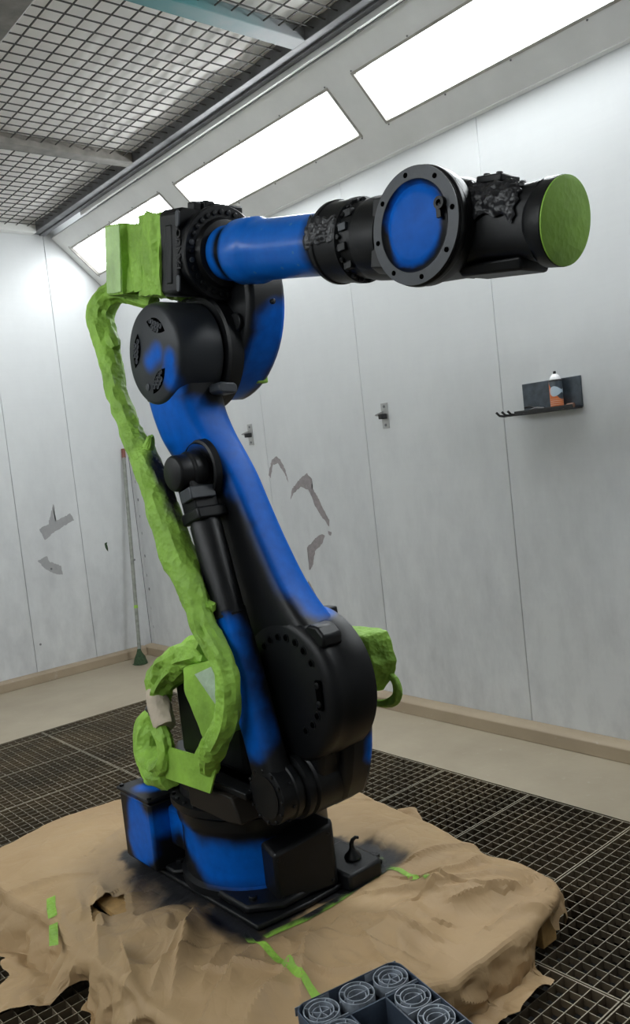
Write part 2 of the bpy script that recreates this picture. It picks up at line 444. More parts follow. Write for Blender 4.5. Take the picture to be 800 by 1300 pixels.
for i, (a, b) in enumerate(FX):
    if i > 0: lamp(PR, a, b, lampR[i], (.5 if i == 4 else 1.0), 'light panels in the sloped coves')
    lamp(PL, a, b, lampL[i], (0, .8, 1, 1, .5)[i], 'light panels in the sloped coves')

# ceiling: filter fabric above a wire grid carried by beams
ceiling = struct(MB().box(XCL, YN, 3.80, XC, YW, 3.84).build('ceiling', M_filter))
fil = MB()
N1, N2 = 60, 90
for i in range(N1+1):
    for j in range(N2+1):
        x = 1.4+(XC-1.4)*i/N1; y = -.5+(YW+.5)*j/N2
        fil.v.append(V((x, y, 3.735+.012*fbm((x*1.0, y*3.5, 0), 1.2))))
for i in range(N1):
    for j in range(N2):
        a = i*(N2+1)+j; fil.f.append((a, a+1, a+N2+2, a+N2+1))
fil.build('filter_mat', M_filter, ceiling)
# the wires
ZG = 3.70; XI = 2.945
def wires(y0, y1, name='wire_grid'):
    m = MB(); n = int((XI-1.45)/.0935); k = 0
    x = 1.94-.0935*6
    while x < XI-.01:
        m.box(x-.0028, y0, ZG-.0028, x+.0028, y1, ZG+.0028); x += .0935
    y = 3.924+.0889*math.ceil((y0+.01-3.924)/.0889)
    while y < y1-.01:
        m.box(1.36, y-.0028, ZG-.0075, XI, y+.0028, ZG-.0019); y += .0889
    return m.build(name, M_wire, ceiling, flat=True, kind='stuff')
for a, b in ((-.3, 1.42), (1.50, 3.2), (3.3, 5.0), (5.1, 6.66)): wires(a, b)
cb = MB().box(1.36, 5.005, 3.665, 2.95, 5.10, 3.73); struct(cb.build('trim_3', M_purlin, bevel=.004))
cb = MB().box(1.36, 3.195, 3.665, 2.95, 3.30, 3.73); struct(cb.build('trim_4', M_teal, bevel=.004))
cb = MB().box(1.36, 1.40, 3.665, 2.95, 1.50, 3.73); struct(cb.build('trim_5', M_purlin, bevel=.004))
# edge frame along the cove and across the back wall
cb = MB().box(2.945, YN, 3.665, 3.005, YW, 3.76).box(3.005, YN, 3.655, 3.045, YW, 3.69); struct(cb.build('trim_6', M_frame, bevel=.003))
cb = MB().prism([(3.046, 3.70), (3.046, 3.626), (3.098, 3.648), (3.106, 3.70)], YN, 6.05, 'y'); struct(cb.build('trim_7', M_white, bevel=.003))
cb = MB().box(1.36, 6.66, 3.655, 2.945, YW, 3.75); struct(cb.build('trim_8', M_white, bevel=.003))
cb = MB().box(.95, YN, 3.58, 1.60, YW-.001, 3.80); struct(cb.build('trim_9', M_purlin, bevel=.01))
for x, y in ((3.11, 5.2), (3.11, 4.05), (3.11, 2.95)):
    stud(coveR, (3.08, y, 3.6405), (0, 0, -1), .008, .004, 'screw', M_frame, 8)

# ------------------------------------------------------------------ pallet and paper
PX0, PX1, PY0, PY1 = 1.0, 2.10, 1.555, 3.42
pal = empty('wooden_pallet', (1.54, 2.5, 0), 'raw wooden pallet under the brown paper, one end showing at the right', 'pallet')
for x0, x1 in ((PX0, PX0+.075), (1.50, 1.58), (2.028, PX1)):
    for y0 in (PY0, 2.41, PY1-.145):
        MB().box(x0, y0, 0, x1, y0+.145, .095).build('block', M_wood, pal, bevel=.003)
for y0 in (PY0, 2.41, PY1-.145): MB().box(PX0, y0, .0955, PX1, y0+.145, .113).build('stringer_board', M_wooddark, pal, bevel=.002)
n = 9
for k in range(n):
    x = PX0+(PX1-PX0-.1)*k/(n-1); MB().box(x, PY0, .1135, x+.1, PY1, .134).build('deck_board', M_wood, pal, bevel=.002)

TOP = [(2.27, 2.72), (2.24, 2.2), (2.19, 2.04), (2.145, 1.87), (2.18, 1.74), (2.165, 1.62), (2.11, 1.548), (1.9, 1.545), (1.6, 1.545), (1.3, 1.565),
       (1.08, 1.62), (1.0, 1.85), (.965, 2.2), (.965, 2.5), (.97, 2.8), (.93, 3.05), (.93, 3.25), (1.0, 3.45), (1.32, 3.54), (1.6, 3.48), (2.0, 3.25), (2.25, 2.98)]
PC = V((1.6, 2.45))
def edge_r(th):
    d = V((math.cos(th), math.sin(th)))
    best = None
    for i in range(len(TOP)):
        a = V(TOP[i])-PC; b = V(TOP[(i+1) % len(TOP)])-PC; e = b-a
        den = d.x*e.y-d.y*e.x
        if abs(den) < 1e-9: continue
        t_ = (a.x*e.y-a.y*e.x)/den; s_ = (a.x*d.y-a.y*d.x)/den
        if t_ > 0 and -1e-6 <= s_ <= 1+1e-6: best = t_ if best is None else min(best, t_)
    return best
NT_ = 560
ER = [edge_r(2*PI*k/NT_) for k in range(NT_)]
ERs = [sum(ER[(k+j) % NT_] for j in range(-4, 5))/9 for k in range(NT_)]
def er(th): return ERs[int(round(th/(2*PI)*NT_)) % NT_]
def sm(x, a, b):
    t_ = max(0, min(1, (x-a)/(b-a))); return t_*t_*(3-2*t_)
def plate_dist(x, y):
    dx = max(1.35-x, 0, x-1.92); dy = max(2.11-y, 0, y-2.94); return math.hypot(dx, dy)
# long creases pulled in the sheet: (x0,y0,x1,y1,height,width)
CR = [(1.82, 1.845, 2.14, 1.835, .020, .07), (1.33, 2.36, .98, 2.12, .024, .07), (1.22, 2.02, 1.0, 1.9, .02, .05), (1.50, 1.95, 1.05, 1.78, .018, .06), (1.24, 2.66, 1.0, 2.72, .012, .05), (1.98, 2.02, 2.2, 1.92, .016, .06), (1.72, 1.98, 1.95, 1.72, .014, .07), (1.55, 1.86, 1.45, 1.6, .014, .05), (1.27, 2.42, .93, 2.58, .014, .05), (1.25, 2.30, 1.00, 2.05, .020, .045), (1.45, 1.98, 1.20, 1.72, .012, .04), (1.12, 2.75, .95, 2.38, .016, .05),
      (1.15, 2.05, 1.45, 1.66, .015, .035), (1.62, 1.88, 1.74, 1.55, .010, .03), (1.80, 1.90, 2.10, 1.66, .014, .05), (1.95, 1.60, 1.70, 1.62, .02, .05),
      (1.30, 3.1, 1.95, 3.35, .008, .08), (1.95, 2.25, 2.25, 2.30, .007, .05), (1.02, 2.35, .93, 2.1, .022, .04), (1.86, 1.75, 2.08, 1.62, .012, .025),
      (.95, 3.05, 1.2, 2.9, .010, .06), (1.05, 2.2, 1.35, 2.08, -.012, .03), (1.5, 1.9, 1.6, 1.6, -.008, .03)]
_fc = {}
def facet(x, y, sc, seed):
    """piecewise near-flat facets that meet in sharp creases"""
    x *= sc; y *= sc; i0, j0 = math.floor(x), math.floor(y); best = -9
    for i in (i0-1, i0, i0+1):
        for j in (j0-1, j0, j0+1):
            q = _fc.get((i, j, seed))
            if q is None:
                rn = random.Random(i*7919+j*104729+seed*31)
                q = _fc[(i, j, seed)] = (i+rn.random(), j+rn.random(), rn.uniform(-.55, .55), rn.uniform(-.55, .55), rn.uniform(-.15, .15))
            dx, dy = x-q[0], y-q[1]
            v = q[4]+q[2]*dx+q[3]*dy-.75*math.hypot(dx, dy)
            if v > best: best = v
    return best+.35
def paper_z(x, y):
    """height of the sheet above the pallet top"""
    q = PC-V((x, y)); th = math.atan2(y-PC.y, x-PC.x) % (2*PI); R = er(th); rr = q.length
    pdz = plate_dist(x, y); free = sm(pdz, .015, .12)
    left = sm(1.55-x, 0, .45); front = sm(2.15-y, 0, .4)
    k = .20 + .8*max(left*sm(3.0-y, 0, .5), front)
    z = .006*fbm((x, y, 0), 1.6)
    wx, wy = x+.08*noise.noise(V((x*3, y*3, 9))), y+.08*noise.noise(V((x*3, y*3, 14)))
    z += k*.045*(.20-abs(noise.noise(V((wx*2.6+wy*1.2, wy*2.2-wx, 2.1)))))
    z += k*.018*(.22-abs(noise.noise(V((wx*8-wy*3, wy*6.0+wx*2, 6.1)))))
    z += k*.036*facet(wx*.9+wy*.35, wy*.9-wx*.3, 3.4, 1) - k*.026*facet(wx+wy*.5, wy*.8-wx*.4, 4.6, 2)
    z += k*.008*facet(wx, wy, 10.5, 3) - .6*k*.006*facet(wx, wy, 13, 4)
    for a, b, c, d, hgt, wd in CR:
        e = V((c-a, d-b)); p_ = V((x-a, y-b)); t_ = max(0, min(1, p_.dot(e)/e.length_squared))
        ds = (p_-e*t_); sgn = e.x*p_.y-e.y*p_.x
        wv = wd*(1.0 if sgn > 0 else .22)
        z += hgt*math.exp(-(ds.length/wv)**1.2)*math.sin(PI*(.15+.85*t_))**.5
    edge = sm(rr/R, .80, 1.0)
    z -= .012*edge
    zz = .149 + 1.5*z*free + .016*free
    return zz if zz > .146 else .1375+.0085*math.exp((zz-.146)/.0085)
def hem(th):
    """length of paper hanging past the edge, by direction"""
    d = math.degrees(th) % 360
    base = .20+.035*math.sin(3*th+1)+.04*noise.noise(V((math.cos(th)*3, math.sin(th)*3, 0)))
    def dip(c, wd, val):
        nonlocal base
        g = math.exp(-((d-c)/wd)**4); base = base*(1-g)+val*g
    dip(293, 3.6, .040)        # lifted between the blocks
    dip(299, 2.2, .075); dip(305, 4, .11)
    dip(177, 3.0, .09)         # raised fold at the left
    if 158 < d < 172: base += .14*math.sin((d-158)/14*PI)
    if 276 < d < 288: base += .05
    return max(base, .02)
def flare(d):
    d = math.degrees(d) % 360
    if d > 225: return .04 if d < 345 else .2
    return .22 if d > 176 else .55
pp = MB(); spray = []
NR, NO = 120, 34
HOLE = [V((1.045, 2.62)), V((1.075, 2.70)), V((1.15, 2.735)), V((1.165, 2.70)), V((1.20, 2.70)), V((1.155, 2.60)), V((1.10, 2.615))]
def inpoly(p, poly):
    c = False
    for i in range(len(poly)):
        a, b = poly[i], poly[i-1]
        if (a.y > p.y) != (b.y > p.y) and p.x < (b.x-a.x)*(p.y-a.y)/(b.y-a.y)+a.x: c = not c
    return c
def pvert(th, i):
    c, s_ = math.cos(th), math.sin(th); R = er(th)
    if i <= NR:
        rr = .12+(R-.12)*(i/NR)
        x, y = PC.x+c*rr, PC.y+s_*rr; return x, y, paper_z(x, y)
    d = (i-NR)/NO*hem(th)
    x, y = PC.x+c*R, PC.y+s_*R; z = paper_z(x, y)
    # rounded shoulder, then hanging with folds, then lying on the grating
    R2 = .03
    fold = sum(a*math.sin(k*th+p) for k, a, p in ((13, .022, 0), (23, .014, 1.3), (47, .005, 2.2)))
    fold += .05*(abs(noise.noise(V((math.cos(th)*9, math.sin(th)*9, d*4))))-.2)
    out = R2*math.sin(min(d/R2, 1)*PI/2)
    drop = R2*(1-math.cos(min(d/R2, 1)*PI/2))
    dd = max(0, d-R2)
    zt = z-drop-dd*.96; fl__ = flare(th); out += dd*fl__ + fold*sm(d, .0, .10)*min(1, fl__*3)
    if zt < .006:
        ex = (.006-zt); out += ex*.75; zt = .006+.018*abs(noise.noise(V((math.cos(th)*14, math.sin(th)*14, ex*20)))) + .35*ex*max(0, math.sin(17*th))
    q = .05*(.2-abs(noise.noise(V((x*8, y*8, zt*9)))))+.02*(.2-abs(noise.noise(V((x*19, y*19, zt*20)))))
    out += q*sm(d, 0, .06)
    return x+c*out, y+s_*out, zt
for k in range(NT_):
    th = 2*PI*k/NT_
    for i in range(NR+NO+1):
        x, y, z = pvert(th, i); pp.v.append(V((x, y, z)))
        dp = plate_dist(x, y)
        nz = fbm((x, y, 1.0), 7)*.05+fbm((x, y, 5.0), 22)*.02
        wd = .035
        wd += .10*math.exp(-((x-1.25)**2+(y-2.62)**2)/.035)    # heavy cloud by the rear left corner
        wd += .05*math.exp(-((x-1.95)**2+(y-2.15)**2)/.012)
        wd += .05*math.exp(-((x-1.28)**2+(y-2.2)**2)/.02)
        sv = 1-sm(dp+nz, wd*.25, wd*1.9)
        haze = .30*(1-sm(dp+nz, .0, .28))*sm(1.62-x, 0, .2)
        spray.append(max(sv, haze))
W2 = NR+NO+1
for k in range(NT_):
    a = k*W2; b = ((k+1) % NT_)*W2
    for i in range(NR+NO):
        cx = (pp.v[a+i]+pp.v[b+i+1])/2
        if i < NR and inpoly(V((cx.x, cx.y)), HOLE): continue
        pp.f.append((a+i, b+i, b+i+1, a+i+1))
pp.add([pp.v[k*W2].copy() for k in range(NT_)], [tuple(range(NT_))]); spray += [1.0]*NT_
paper = tag(pp.build('masking_paper', M_paper, ang=17, attr=spray), 'crumpled brown masking paper draped over the pallet under the robot', 'paper')
# curled paper flap standing up on the right
def strip_tape(pts, wid, name='masking_tape'):
    m = MB(); R = []
    P2 = []
    for i in range(len(pts)-1):
        a, b = V(pts[i]), V(pts[i+1]); nn = max(2, int((b-a).length/.012))
        for j in range(nn): P2.append(a.lerp(b, j/nn))
    P2.append(V(pts[-1]))
    for i, p in enumerate(P2):
        t_ = (P2[min(i+1, len(P2)-1)]-P2[max(i-1, 0)]).normalized(); nn = V((-t_.y, t_.x))*wid/2
        for sgn in (-1, -.33, .33, 1):
            q = p+nn*sgn; m.v.append(V((q.x, q.y, paper_z(q.x, q.y)+.0022)))
    for i in range(len(P2)-1):
        for j in range(3): a = i*4+j; m.f.append((a, a+1, a+5, a+4))
    at = [0.0]*len(m.v)
    for i, q in enumerate(m.v):
        at[i] = (1-sm(plate_dist(q.x, q.y)+fbm(q, 9)*.06, .02, .075))
    return m.build(name, M_hose, paper, ang=180, attr=at)
strip_tape([(1.335, 2.16), (1.315, 2.09), (1.30, 1.98), (1.275, 1.80), (1.26, 1.70)], .024)
strip_tape([(1.93, 2.16), (1.895, 2.075), (1.875, 1.97), (1.85, 1.85)], .020)
strip_tape([(1.36, 2.085), (1.50, 2.065), (1.64, 2.062), (1.78, 2.072), (1.90, 2.085)], .036)
strip_tape([(1.01, 2.88), (.985, 2.82), (.965, 2.76)], .03)
strip_tape([(.95, 2.72), (.925, 2.66), (.90, 2.60)], .028)

# ------------------------------------------------------------------ robot
robot = empty('industrial_robot', ROOT, 'large six-axis robot arm, half black primer and half blue, green masked, standing on papered pallet', 'robot')
ROBOT = robot
CX, CY = ROOT.x, ROOT.y
# base plate with raised corner pads
b = MB(); b.prism([(1.36, 2.12), (1.56, 2.10), (1.90, 2.11), (1.91, 2.30), (1.92, 2.94), (1.40, 2.94), (1.35, 2.86)], .1535, .172, 'z')
plate = b.build('base_plate', M_black, robot, bevel=.006)
b = MB(); b.prism([(1.375, 2.20), (1.47, 2.125), (1.62, 2.125), (1.62, 2.35), (1.375, 2.50)], .172, .200, 'z'); b.build('corner_pad', M_black, plate, bevel=.010)
b = MB(); b.prism([(1.36, 2.62), (1.44, 2.56), (1.58, 2.60), (1.58, 2.92), (1.36, 2.90)], .172, .190, 'z'); b.build('corner_pad', M_black, plate, bevel=.008)
b = MB(); b.prism([(1.70, 2.06), (1.845, 2.06), (1.862, 2.085), (1.862, 2.28), (1.70, 2.28)], .150, .210, 'z'); b.build('corner_pad', M_black, plate, bevel=.010)
b = MB(); b.prism([(1.71, 2.60), (1.90, 2.60), (1.90, 2.90), (1.71, 2.92)], .172, .215, 'z'); b.build('corner_pad', M_black, plate, bevel=.010)
# lifting hook on the right pad
b = MB(); b.lathe([(.030, .215), (.028, .223), (.012, .240), (.009, .25)], (1.79, 2.14, 0), n=18)
hk = [V((1.79, 2.14, .245)), V((1.79, 2.14, .262)), V((1.795, 2.138, .275)), V((1.806, 2.134, .281)), V((1.816, 2.131, .277))]
b.tube(hk, [.009, .008, .007, .006, .005], 8); b.build('lifting_hook', M_black, plate)
for x, y in ((1.56, 2.16), (1.42, 2.22), (1.41, 2.66), (1.52, 2.72), (1.86, 2.1)): stud(plate, (x, y, .199 if y < 2.3 else .19), (0, 0, 1), .014, .012, 'bolt')
# round column
bl = sprayed('column_paint', [((1.40, 2.40, .285), (1.47, 2.26, .278), .075, .028), ((1.47, 2.26, .278), (1.575, 2.215, .270), .070, .022), ((1.375, 2.50, .34), (1.39, 2.43, .30), .05, .03)])
b = MB(); b.lathe([(.278, .170), (.278, .196), (.262, .206), (.260, .37), (.268, .385), (.272, .40), (.272, .435), (.262, .445)], (CX, CY, 0), n=72)
col = b.build('base_column', bl, robot, ang=30)
FC = [(1.470, 2.15), (1.676, 2.095), (1.70, 2.12), (1.70, 2.36), (1.52, 2.36)]
b = MB(); b.rings([[(x, y, .176) for x, y in FC], [(x, y, .345+(x-1.465)*.21) for x, y in FC]])
fb = b.build('front_cover', M_black, robot, bevel=.012)
for x, z in ((1.485, .20), (1.485, .325), (1.66, .20), (1.66, .36)): stud(fb, (x, 2.15-(x-1.47)*.267, z), (0, -1, 0), .006, .004)
# (front cover above) connection box at the rear left with a lid
cm = sprayed('connection_box_paint', [((1.325, 2.79, .245), (1.325, 2.785, .36), .072, .022), ((1.325, 2.74, .25), (1.325, 2.74, .35), .05, .02), ((1.325, 2.72, .345), (1.42, 2.66, .335), .042, .025), ((1.39, 2.80, .452), (1.40, 2.78, .452), .045, .025)],)
b = MB(); b.box(1.325, 2.68, .175, 1.47, 2.91, .430)
cb = b.build('connection_box', cm, robot, bevel=.012)
b = MB(); b.box(1.319, 2.674, .430, 1.476, 2.916, .444); lid = b.build('lid', cm, cb, bevel=.004)
for x, y in ((1.335, 2.69), (1.335, 2.90), (1.46, 2.69), (1.46, 2.90)): stud(lid, (x, y, .444), (0, 0, 1), .009, .007, 'screw')
b = MB(); b.tube([(1.33, 2.73, .449), (1.33, 2.86, .449)], .005, 8)
cm2 = sprayed('box_bridge_paint', [((1.40, 2.68, .345), (1.40, 2.54, .32), .055, .03)], [((1.40, 2.62, .2), (1.40, 2.62, .27), .05, .03)])
b = MB(); b.box(1.40, 2.50, .25, 1.60, 2.70, .40); b.build('bridge_casting', cm2, robot, bevel=.015)
b = MB(); b.box(1.42, 2.70, .44, 1.58, 2.90, .50); b.build('connector_block', M_black, robot, bevel=.006)
b = MB(); b.box(1.385, 2.66, .475, 1.47, 2.80, .545); b.build('small_motor_box', M_black, robot, bevel=.008)
# slewing ring with bolts
b = MB(); b.lathe([(.285, .446), (.290, .452), (.290, .475), (.272, .480), (.255, .484), (.250, .515), (.262, .52), (.262, .552)], (CX, CY, 0), n=72)
ring = b.build('slewing_ring', M_black, robot, ang=30)
for k in range(32):
    a = 2*PI*k/32; stud(ring, (CX+.277*math.cos(a), CY+.277*math.sin(a), .476), (0, 0, 1), .0075, .010)
for k in range(10):
    a = PI+.15+k*.17; x, y = CX+.262*math.cos(a), CY+.262*math.sin(a)
    MB().cyl((x, y, .484), (x, y, .515), .011, 10).build('ring_lug', M_black, ring)
# turret casting
b = MB(); b.prism([(1.43, 1.99), (1.70, 1.97), (1.76, 2.06), (1.84, 2.30), (1.87, 2.70), (1.74, 2.74), (1.50, 2.74), (1.42, 2.62), (1.40, 2.18)], .545, .60, 'z')
b.prism([(2.08, .545), (2.12, .51), (2.60, .51), (2.66, .60), (2.50, .70), (2.16, .70), (2.10, .64)], 1.50, 1.80, 'x')
tur = b.build('turret', M_black, robot, bevel=.012)
b = MB(); b.prism([(2.12, .50), (2.20, .488), (2.42, .488), (2.42, .578), (2.16, .578)], 1.345, 1.47, 'x')
b.build('side_bracket', mat('brownish_primer', (.016, .013, .010), .6, spec=.2), tur, bevel=.006)
b = MB(); b.prism([(2.10, .578), (2.46, .578), (2.46, .60), (2.10, .60)], 1.36, 1.52, 'x'); b.build('side_shelf', M_black, tur, bevel=.004)
# upright that carries the shoulder axis
upm = sprayed('upright_paint', [((1.71, 1.882, .66), (1.715, 1.878, .70), .032, .022)])
pr = [(2.055+.19*math.cos(math.radians(a)), .86+.19*math.sin(math.radians(a))) for a in range(20, 185, 8)]
pr = [(2.36, .50)]+[(2.30, .80)]+pr+[(1.872, .78), (1.886, .68), (1.908, .60), (1.94, .535), (2.0, .497)]
b = MB(); b.prism(pr, 1.60, 1.722, 'x'); up = b.build('turret_upright', upm, robot, bevel=.028, seg=3)
b = MB(); b.prism([(2.01, 1.02), (2.16, 1.00), (2.17, 1.115), (2.145, 1.118), (2.14, 1.105), (2.045, 1.112), (2.02, 1.112)], 1.66, 1.74, 'x')
b.build('stop_block', M_black, up, bevel=.005)
# motor barrel under the shoulder
J2 = V((0, 2.02, .90)); BR = V((0, 2.03, .60))
b = MB(); b.lathe([(.078, 0), (.086, .004), (.088, .012), (.088, .052), (.093, .056), (.093, .075), (.084, .080), (.084, .088), (.100, .094), (.102, .10), (.102, .114), (.094, .118), (.094, .125), (.103, .132), (.104, .29), (.100, .315), (.088, .333), (.06, .340)], (1.385, BR.y, BR.z), (1, 0, 0), n=56)
bar = b.build('lower_barrel', M_black, robot, ang=28)
for k in range(12):
    a = 2*PI*k/12; stud(bar, (1.387, BR.y+.080*math.cos(a), BR.z+.080*math.sin(a)), (-1, 0, 0), .006, .006)
for a in (1.9, 2.6, 3.4, 4.1): stud(bar, (1.425, BR.y+.087*math.cos(a), BR.z+.087*math.sin(a)), (0, math.cos(a), math.sin(a)), .006, .006)
MB().lathe([(.066, 0), (.064, .004)], (1.381, BR.y, BR.z), (1, 0, 0), n=40).build('end_cap', M_black, bar)
b = MB(); b.prism([(1.94, .60), (2.12, .62), (2.22, .80), (2.15, .90), (1.90, .78)], 1.52, 1.70, 'x'); b.build('shoulder_web', M_black, tur, bevel=.02)

# lower arm: lofted casting from the shoulder to the elbow head
D = V((0, .367, .930)).normalized(); Nf = V((0, -.930, .367)).normalized()
def AP(x, t_, n_): return V((x, J2.y, J2.z)) + V((0, D.y, D.z))*t_ + V((0, Nf.y, Nf.z))*n_
ST = [  # t, front, rear, x left, x right, roundness, taper of the front toward the left
    (-.10, .10, .10, 1.500, 1.66, 3.0), (.0, .19, .19, 1.495, 1.665, 4), (.12, .185, .185, 1.495, 1.665, 5), (.20, .150, .165, 1.495, 1.65, 5),
    (.30, .122, .15, 1.495, 1.64, 5), (.45, .104, .135, 1.495, 1.632, 5), (.58, .094, .128, 1.495, 1.628, 5), (.68, .090, .125, 1.490, 1.625, 5),
    (.76, .076, .130, 1.478, 1.622, 5), (.84, .062, .142, 1.450, 1.618, 5), (.92, .062, .150, 1.433, 1.612, 5), (1.0, .085, .150, 1.428, 1.605, 5), (1.10, .13, .142, 1.427, 1.60, 5), (1.18, .12, .12, 1.43, 1.59, 4)]
def loft_arm(mb, ST, n=44):
    R = []
    # resample with smooth interpolation
    T = []
    for i in range(len(ST)-1):
        for j in range(4):
            k = j/4; T.append([a+(b_-a)*k for a, b_ in zip(ST[i], ST[i+1])])
    T.append(list(ST[-1]))
    # light smoothing
    for _ in range(2):
        T = [T[0]]+[[(T[i-1][q]+2*T[i][q]+T[i+1][q])/4 for q in range(6)] for i in range(1, len(T)-1)]+[T[-1]]
    for t_, fr, re, xl, xr, pw in T:
        q = []
        cn = (fr-re)/2; hn = (fr+re)/2; cx = (xl+xr)/2; hx = (xr-xl)/2
        for k in range(n):
            a = 2*PI*k/n; c, s_ = math.cos(a), math.sin(a)
            ex = 2/pw
            xx = hx*math.copysign(abs(c)**ex, c); nn = hn*math.copysign(abs(s_)**ex, s_)
            q.append(AP(cx+xx, t_, cn+nn))
        R.append(q)
    mb.rings(R)
b = MB(); loft_arm(b, ST)
b.lathe([(.195, 0), (.212, .006), (.222, .018), (.226, .036), (.226, .075), (.229, .078), (.229, .168)], (1.494, J2.y, J2.z), (1, 0, 0), n=80)
armm = sprayed('lower_arm_paint', [
    ((1.43, 2.44, 1.80), (1.48, 2.37, 1.76), .085, .025), ((1.45, 2.40, 1.73), (1.53, 2.30, 1.71), .085, .022),
    ((1.55, 2.28, 1.70), (1.58, 2.19, 1.55), .080, .018), ((1.58, 2.19, 1.55), (1.60, 2.12, 1.42), .088, .020),
    ((1.60, 2.12, 1.42), (1.60, 2.03, 1.22), .090, .024), ((1.60, 2.03, 1.22), (1.61, 1.985, 1.14), .074, .026),
    ((1.42, 2.40, 1.99), (1.42, 2.44, 1.97), .020, .022), ((1.43, 2.32, 1.93), (1.44, 2.34, 1.86), .022, .02)],
    [((1.60, 2.27, 1.90), (1.62, 2.25, 1.80), .035, .025), ((1.42, 2.31, 1.60), (1.52, 2.30, 1.58), .085, .02), ((1.5, 2.19, 1.45), (1.5, 1.95, 1.0), .035, .03)], scuff=True)
arm = b.build('lower_arm', armm, robot, ang=50)
# shoulder bolts, recesses and the rubber stop
for k, dg_ in enumerate((47, 63, 80, 96, 113, 129, 147, 212, 228, 245)):
    a = math.radians(dg_); y, z = 2.0+.146*math.cos(a), .92+.146*math.sin(a)
    b = MB(); b.lathe([(.0135, 0), (.0135, .003), (.010, .003), (.010, .0008)], (1.4945, y, z), (-1, 0, 0), n=16); b.build('bolt_rim', M_black, arm)
    stud(arm, (1.4945, y, z), (-1, 0, 0), .0085, .004, 'bolt', M_hole)
b = MB(); b.box(1.484, 1.838, .865, 1.492, 1.862, .955); b.build('recess_plate', M_hole, arm, bevel=.004)
stud(arm, (1.486, 1.85, .94), (-1, 0, 0), .010, .006); stud(arm, (1.486, 1.85, .885), (-1, 0, 0), .010, .006)
b = MB(); b.prism([(1.835, 1.045), (1.885, 1.035), (1.925, 1.085), (1.90, 1.108), (1.862, 1.106), (1.832, 1.078)], 1.512, 1.588, 'x')
b.build('stop_pad', M_black, arm, bevel=.008)
# elbow head
EL = V((0, 2.435, 1.985))
b = MB(); b.lathe([(.150, .0), (.158, .004), (.165, .012), (.170, .03), (.170, .165), (.160, .172)], (1.418, EL.y, EL.z), (1, 0, 0), n=64)
headm = sprayed('elbow_head_paint', [((1.42, 2.40, 1.985), (1.42, 2.46, 1.965), .025, .025), ((1.42, 2.33, 1.955), (1.43, 2.345, 1.90), .035, .02)], base=(.022, .025, .029, 1))  # lighter base stands in for lamp light reflected off the head
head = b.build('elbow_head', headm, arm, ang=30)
def lens_poly(c, ang_, L, wd, n=9):
    P = []
    for k in range(n): t_ = -1+2*k/(n-1); P.append((t_*L, wd*(1-t_*t_)))
    for k in range(1, n-1): t_ = 1-2*k/(n-1); P.append((t_*L, -wd*.75*(1-t_*t_)))
    ca_, sa_ = math.cos(ang_), math.sin(ang_)
    return [(c[0]+x*ca_-y*sa_, c[1]+x*sa_+y*ca_) for x, y in P]
for c, an in (((2.392, 2.070), math.radians(25)), ((2.533, 2.013), math.radians(112)), ((2.410, 1.895), math.radians(-38))):
    o = MB().prism(lens_poly(c, an, .058, .026), 1.4165, 1.4185, 'x').build('bolt_pocket', M_hole, head)
    for k in (-1.6, -.8, 0, .8, 1.6):
        for s_ in (-.008, .009):
            if abs(k) > 1.2 and s_ < 0: continue
            dy, dz = k*.021*math.cos(an)-s_*math.sin(an), k*.021*math.sin(an)+s_*math.cos(an)
            b = MB(); b.lathe([(.0085, 0), (.0085, .003), (.006, .003), (.006, .0005)], (0, 0, 0), n=12)
            mb_ = b.build('bolt_ring', M_blackgrey, arm if False else head, org=V(head['_o']))
            mb_.rotation_mode = 'QUATERNION'; mb_.data.transform(Matrix.Translation(V(head['_o'])))
            mb_.rotation_quaternion = V((0, 0, 1)).rotation_difference(V((-1, 0, 0)))
            mb_.location = V((1.4165, c[0]+dy, c[1]+dz))-V(head['_o'])
for y, z in ((2.575, 1.965), (2.53, 1.865), (2.33, 2.115)): stud(arm, (1.46, y+.02, z-.005), (0, y-EL.y, z-EL.z), .010, .018)
stud(head, (1.418, 2.485, 1.885), (-1, 0, 0), .012, .004, 'plug', M_blackgrey)
b = MB(); b.prism([(1.545, 1.833), (1.60, 1.828), (1.61, 1.836), (1.61, 1.856), (1.60, 1.864), (1.55, 1.868), (1.538, 1.86), (1.538, 1.842)], 2.245, 2.31, 'y')
b.build('rubber_stop', M_blackgrey, arm, bevel=.007)
# recess ring around the upper balancer pivot
PV = V((1.40, 2.295, 1.59))
b = MB(); b.lathe([(.105, .075), (.100, .055), (.092, .052), (.085, .06), (.085, .078)], (1.40, PV.y, PV.z), (1, 0, 0), n=48)
b.build('pivot_recess', M_black, arm)

# balancer: clevis, cylinder and the blue lower link
bal = MB(); bal.lathe([(.050, 0), (.056, .004), (.058, .012), (.058, .050), (.066, .054), (.066, .095), (.055, .11), (.055, .15)], (1.355, PV.y, PV.z), (1, 0, 0), n=40)
L2 = (V((0, PV.y, PV.z))-V((0, BR.y, BR.z))); LD = L2.normalized(); LN = V((0, -LD.z, LD.y))
def LP(x, t_, n_): return V((x, BR.y, BR.z))+LD*t_+LN*n_
XB = 1.428
def lbox(mb, x0, x1, t0, t1, n0, n1):
    vs = [LP(x, t_, n_) for x in (x0, x1) for t_ in (t0, t1) for n_ in (n0, n1)]
    mb.add(vs, [(0, 1, 3, 2), (4, 6, 7, 5), (0, 4, 5, 1), (2, 3, 7, 6), (0, 2, 6, 4), (1, 5, 7, 3)])
lbox(bal, 1.385, 1.47, .88, 1.02, -.042, .042)
clev = bal.build('balancer_clevis', M_black, robot, bevel=.006)
cb2 = MB(); lbox(cb2, 1.368, 1.46, .925, .965, -.010, .056); cb2.build('clevis_cap', M_blackgrey, clev, bevel=.004)
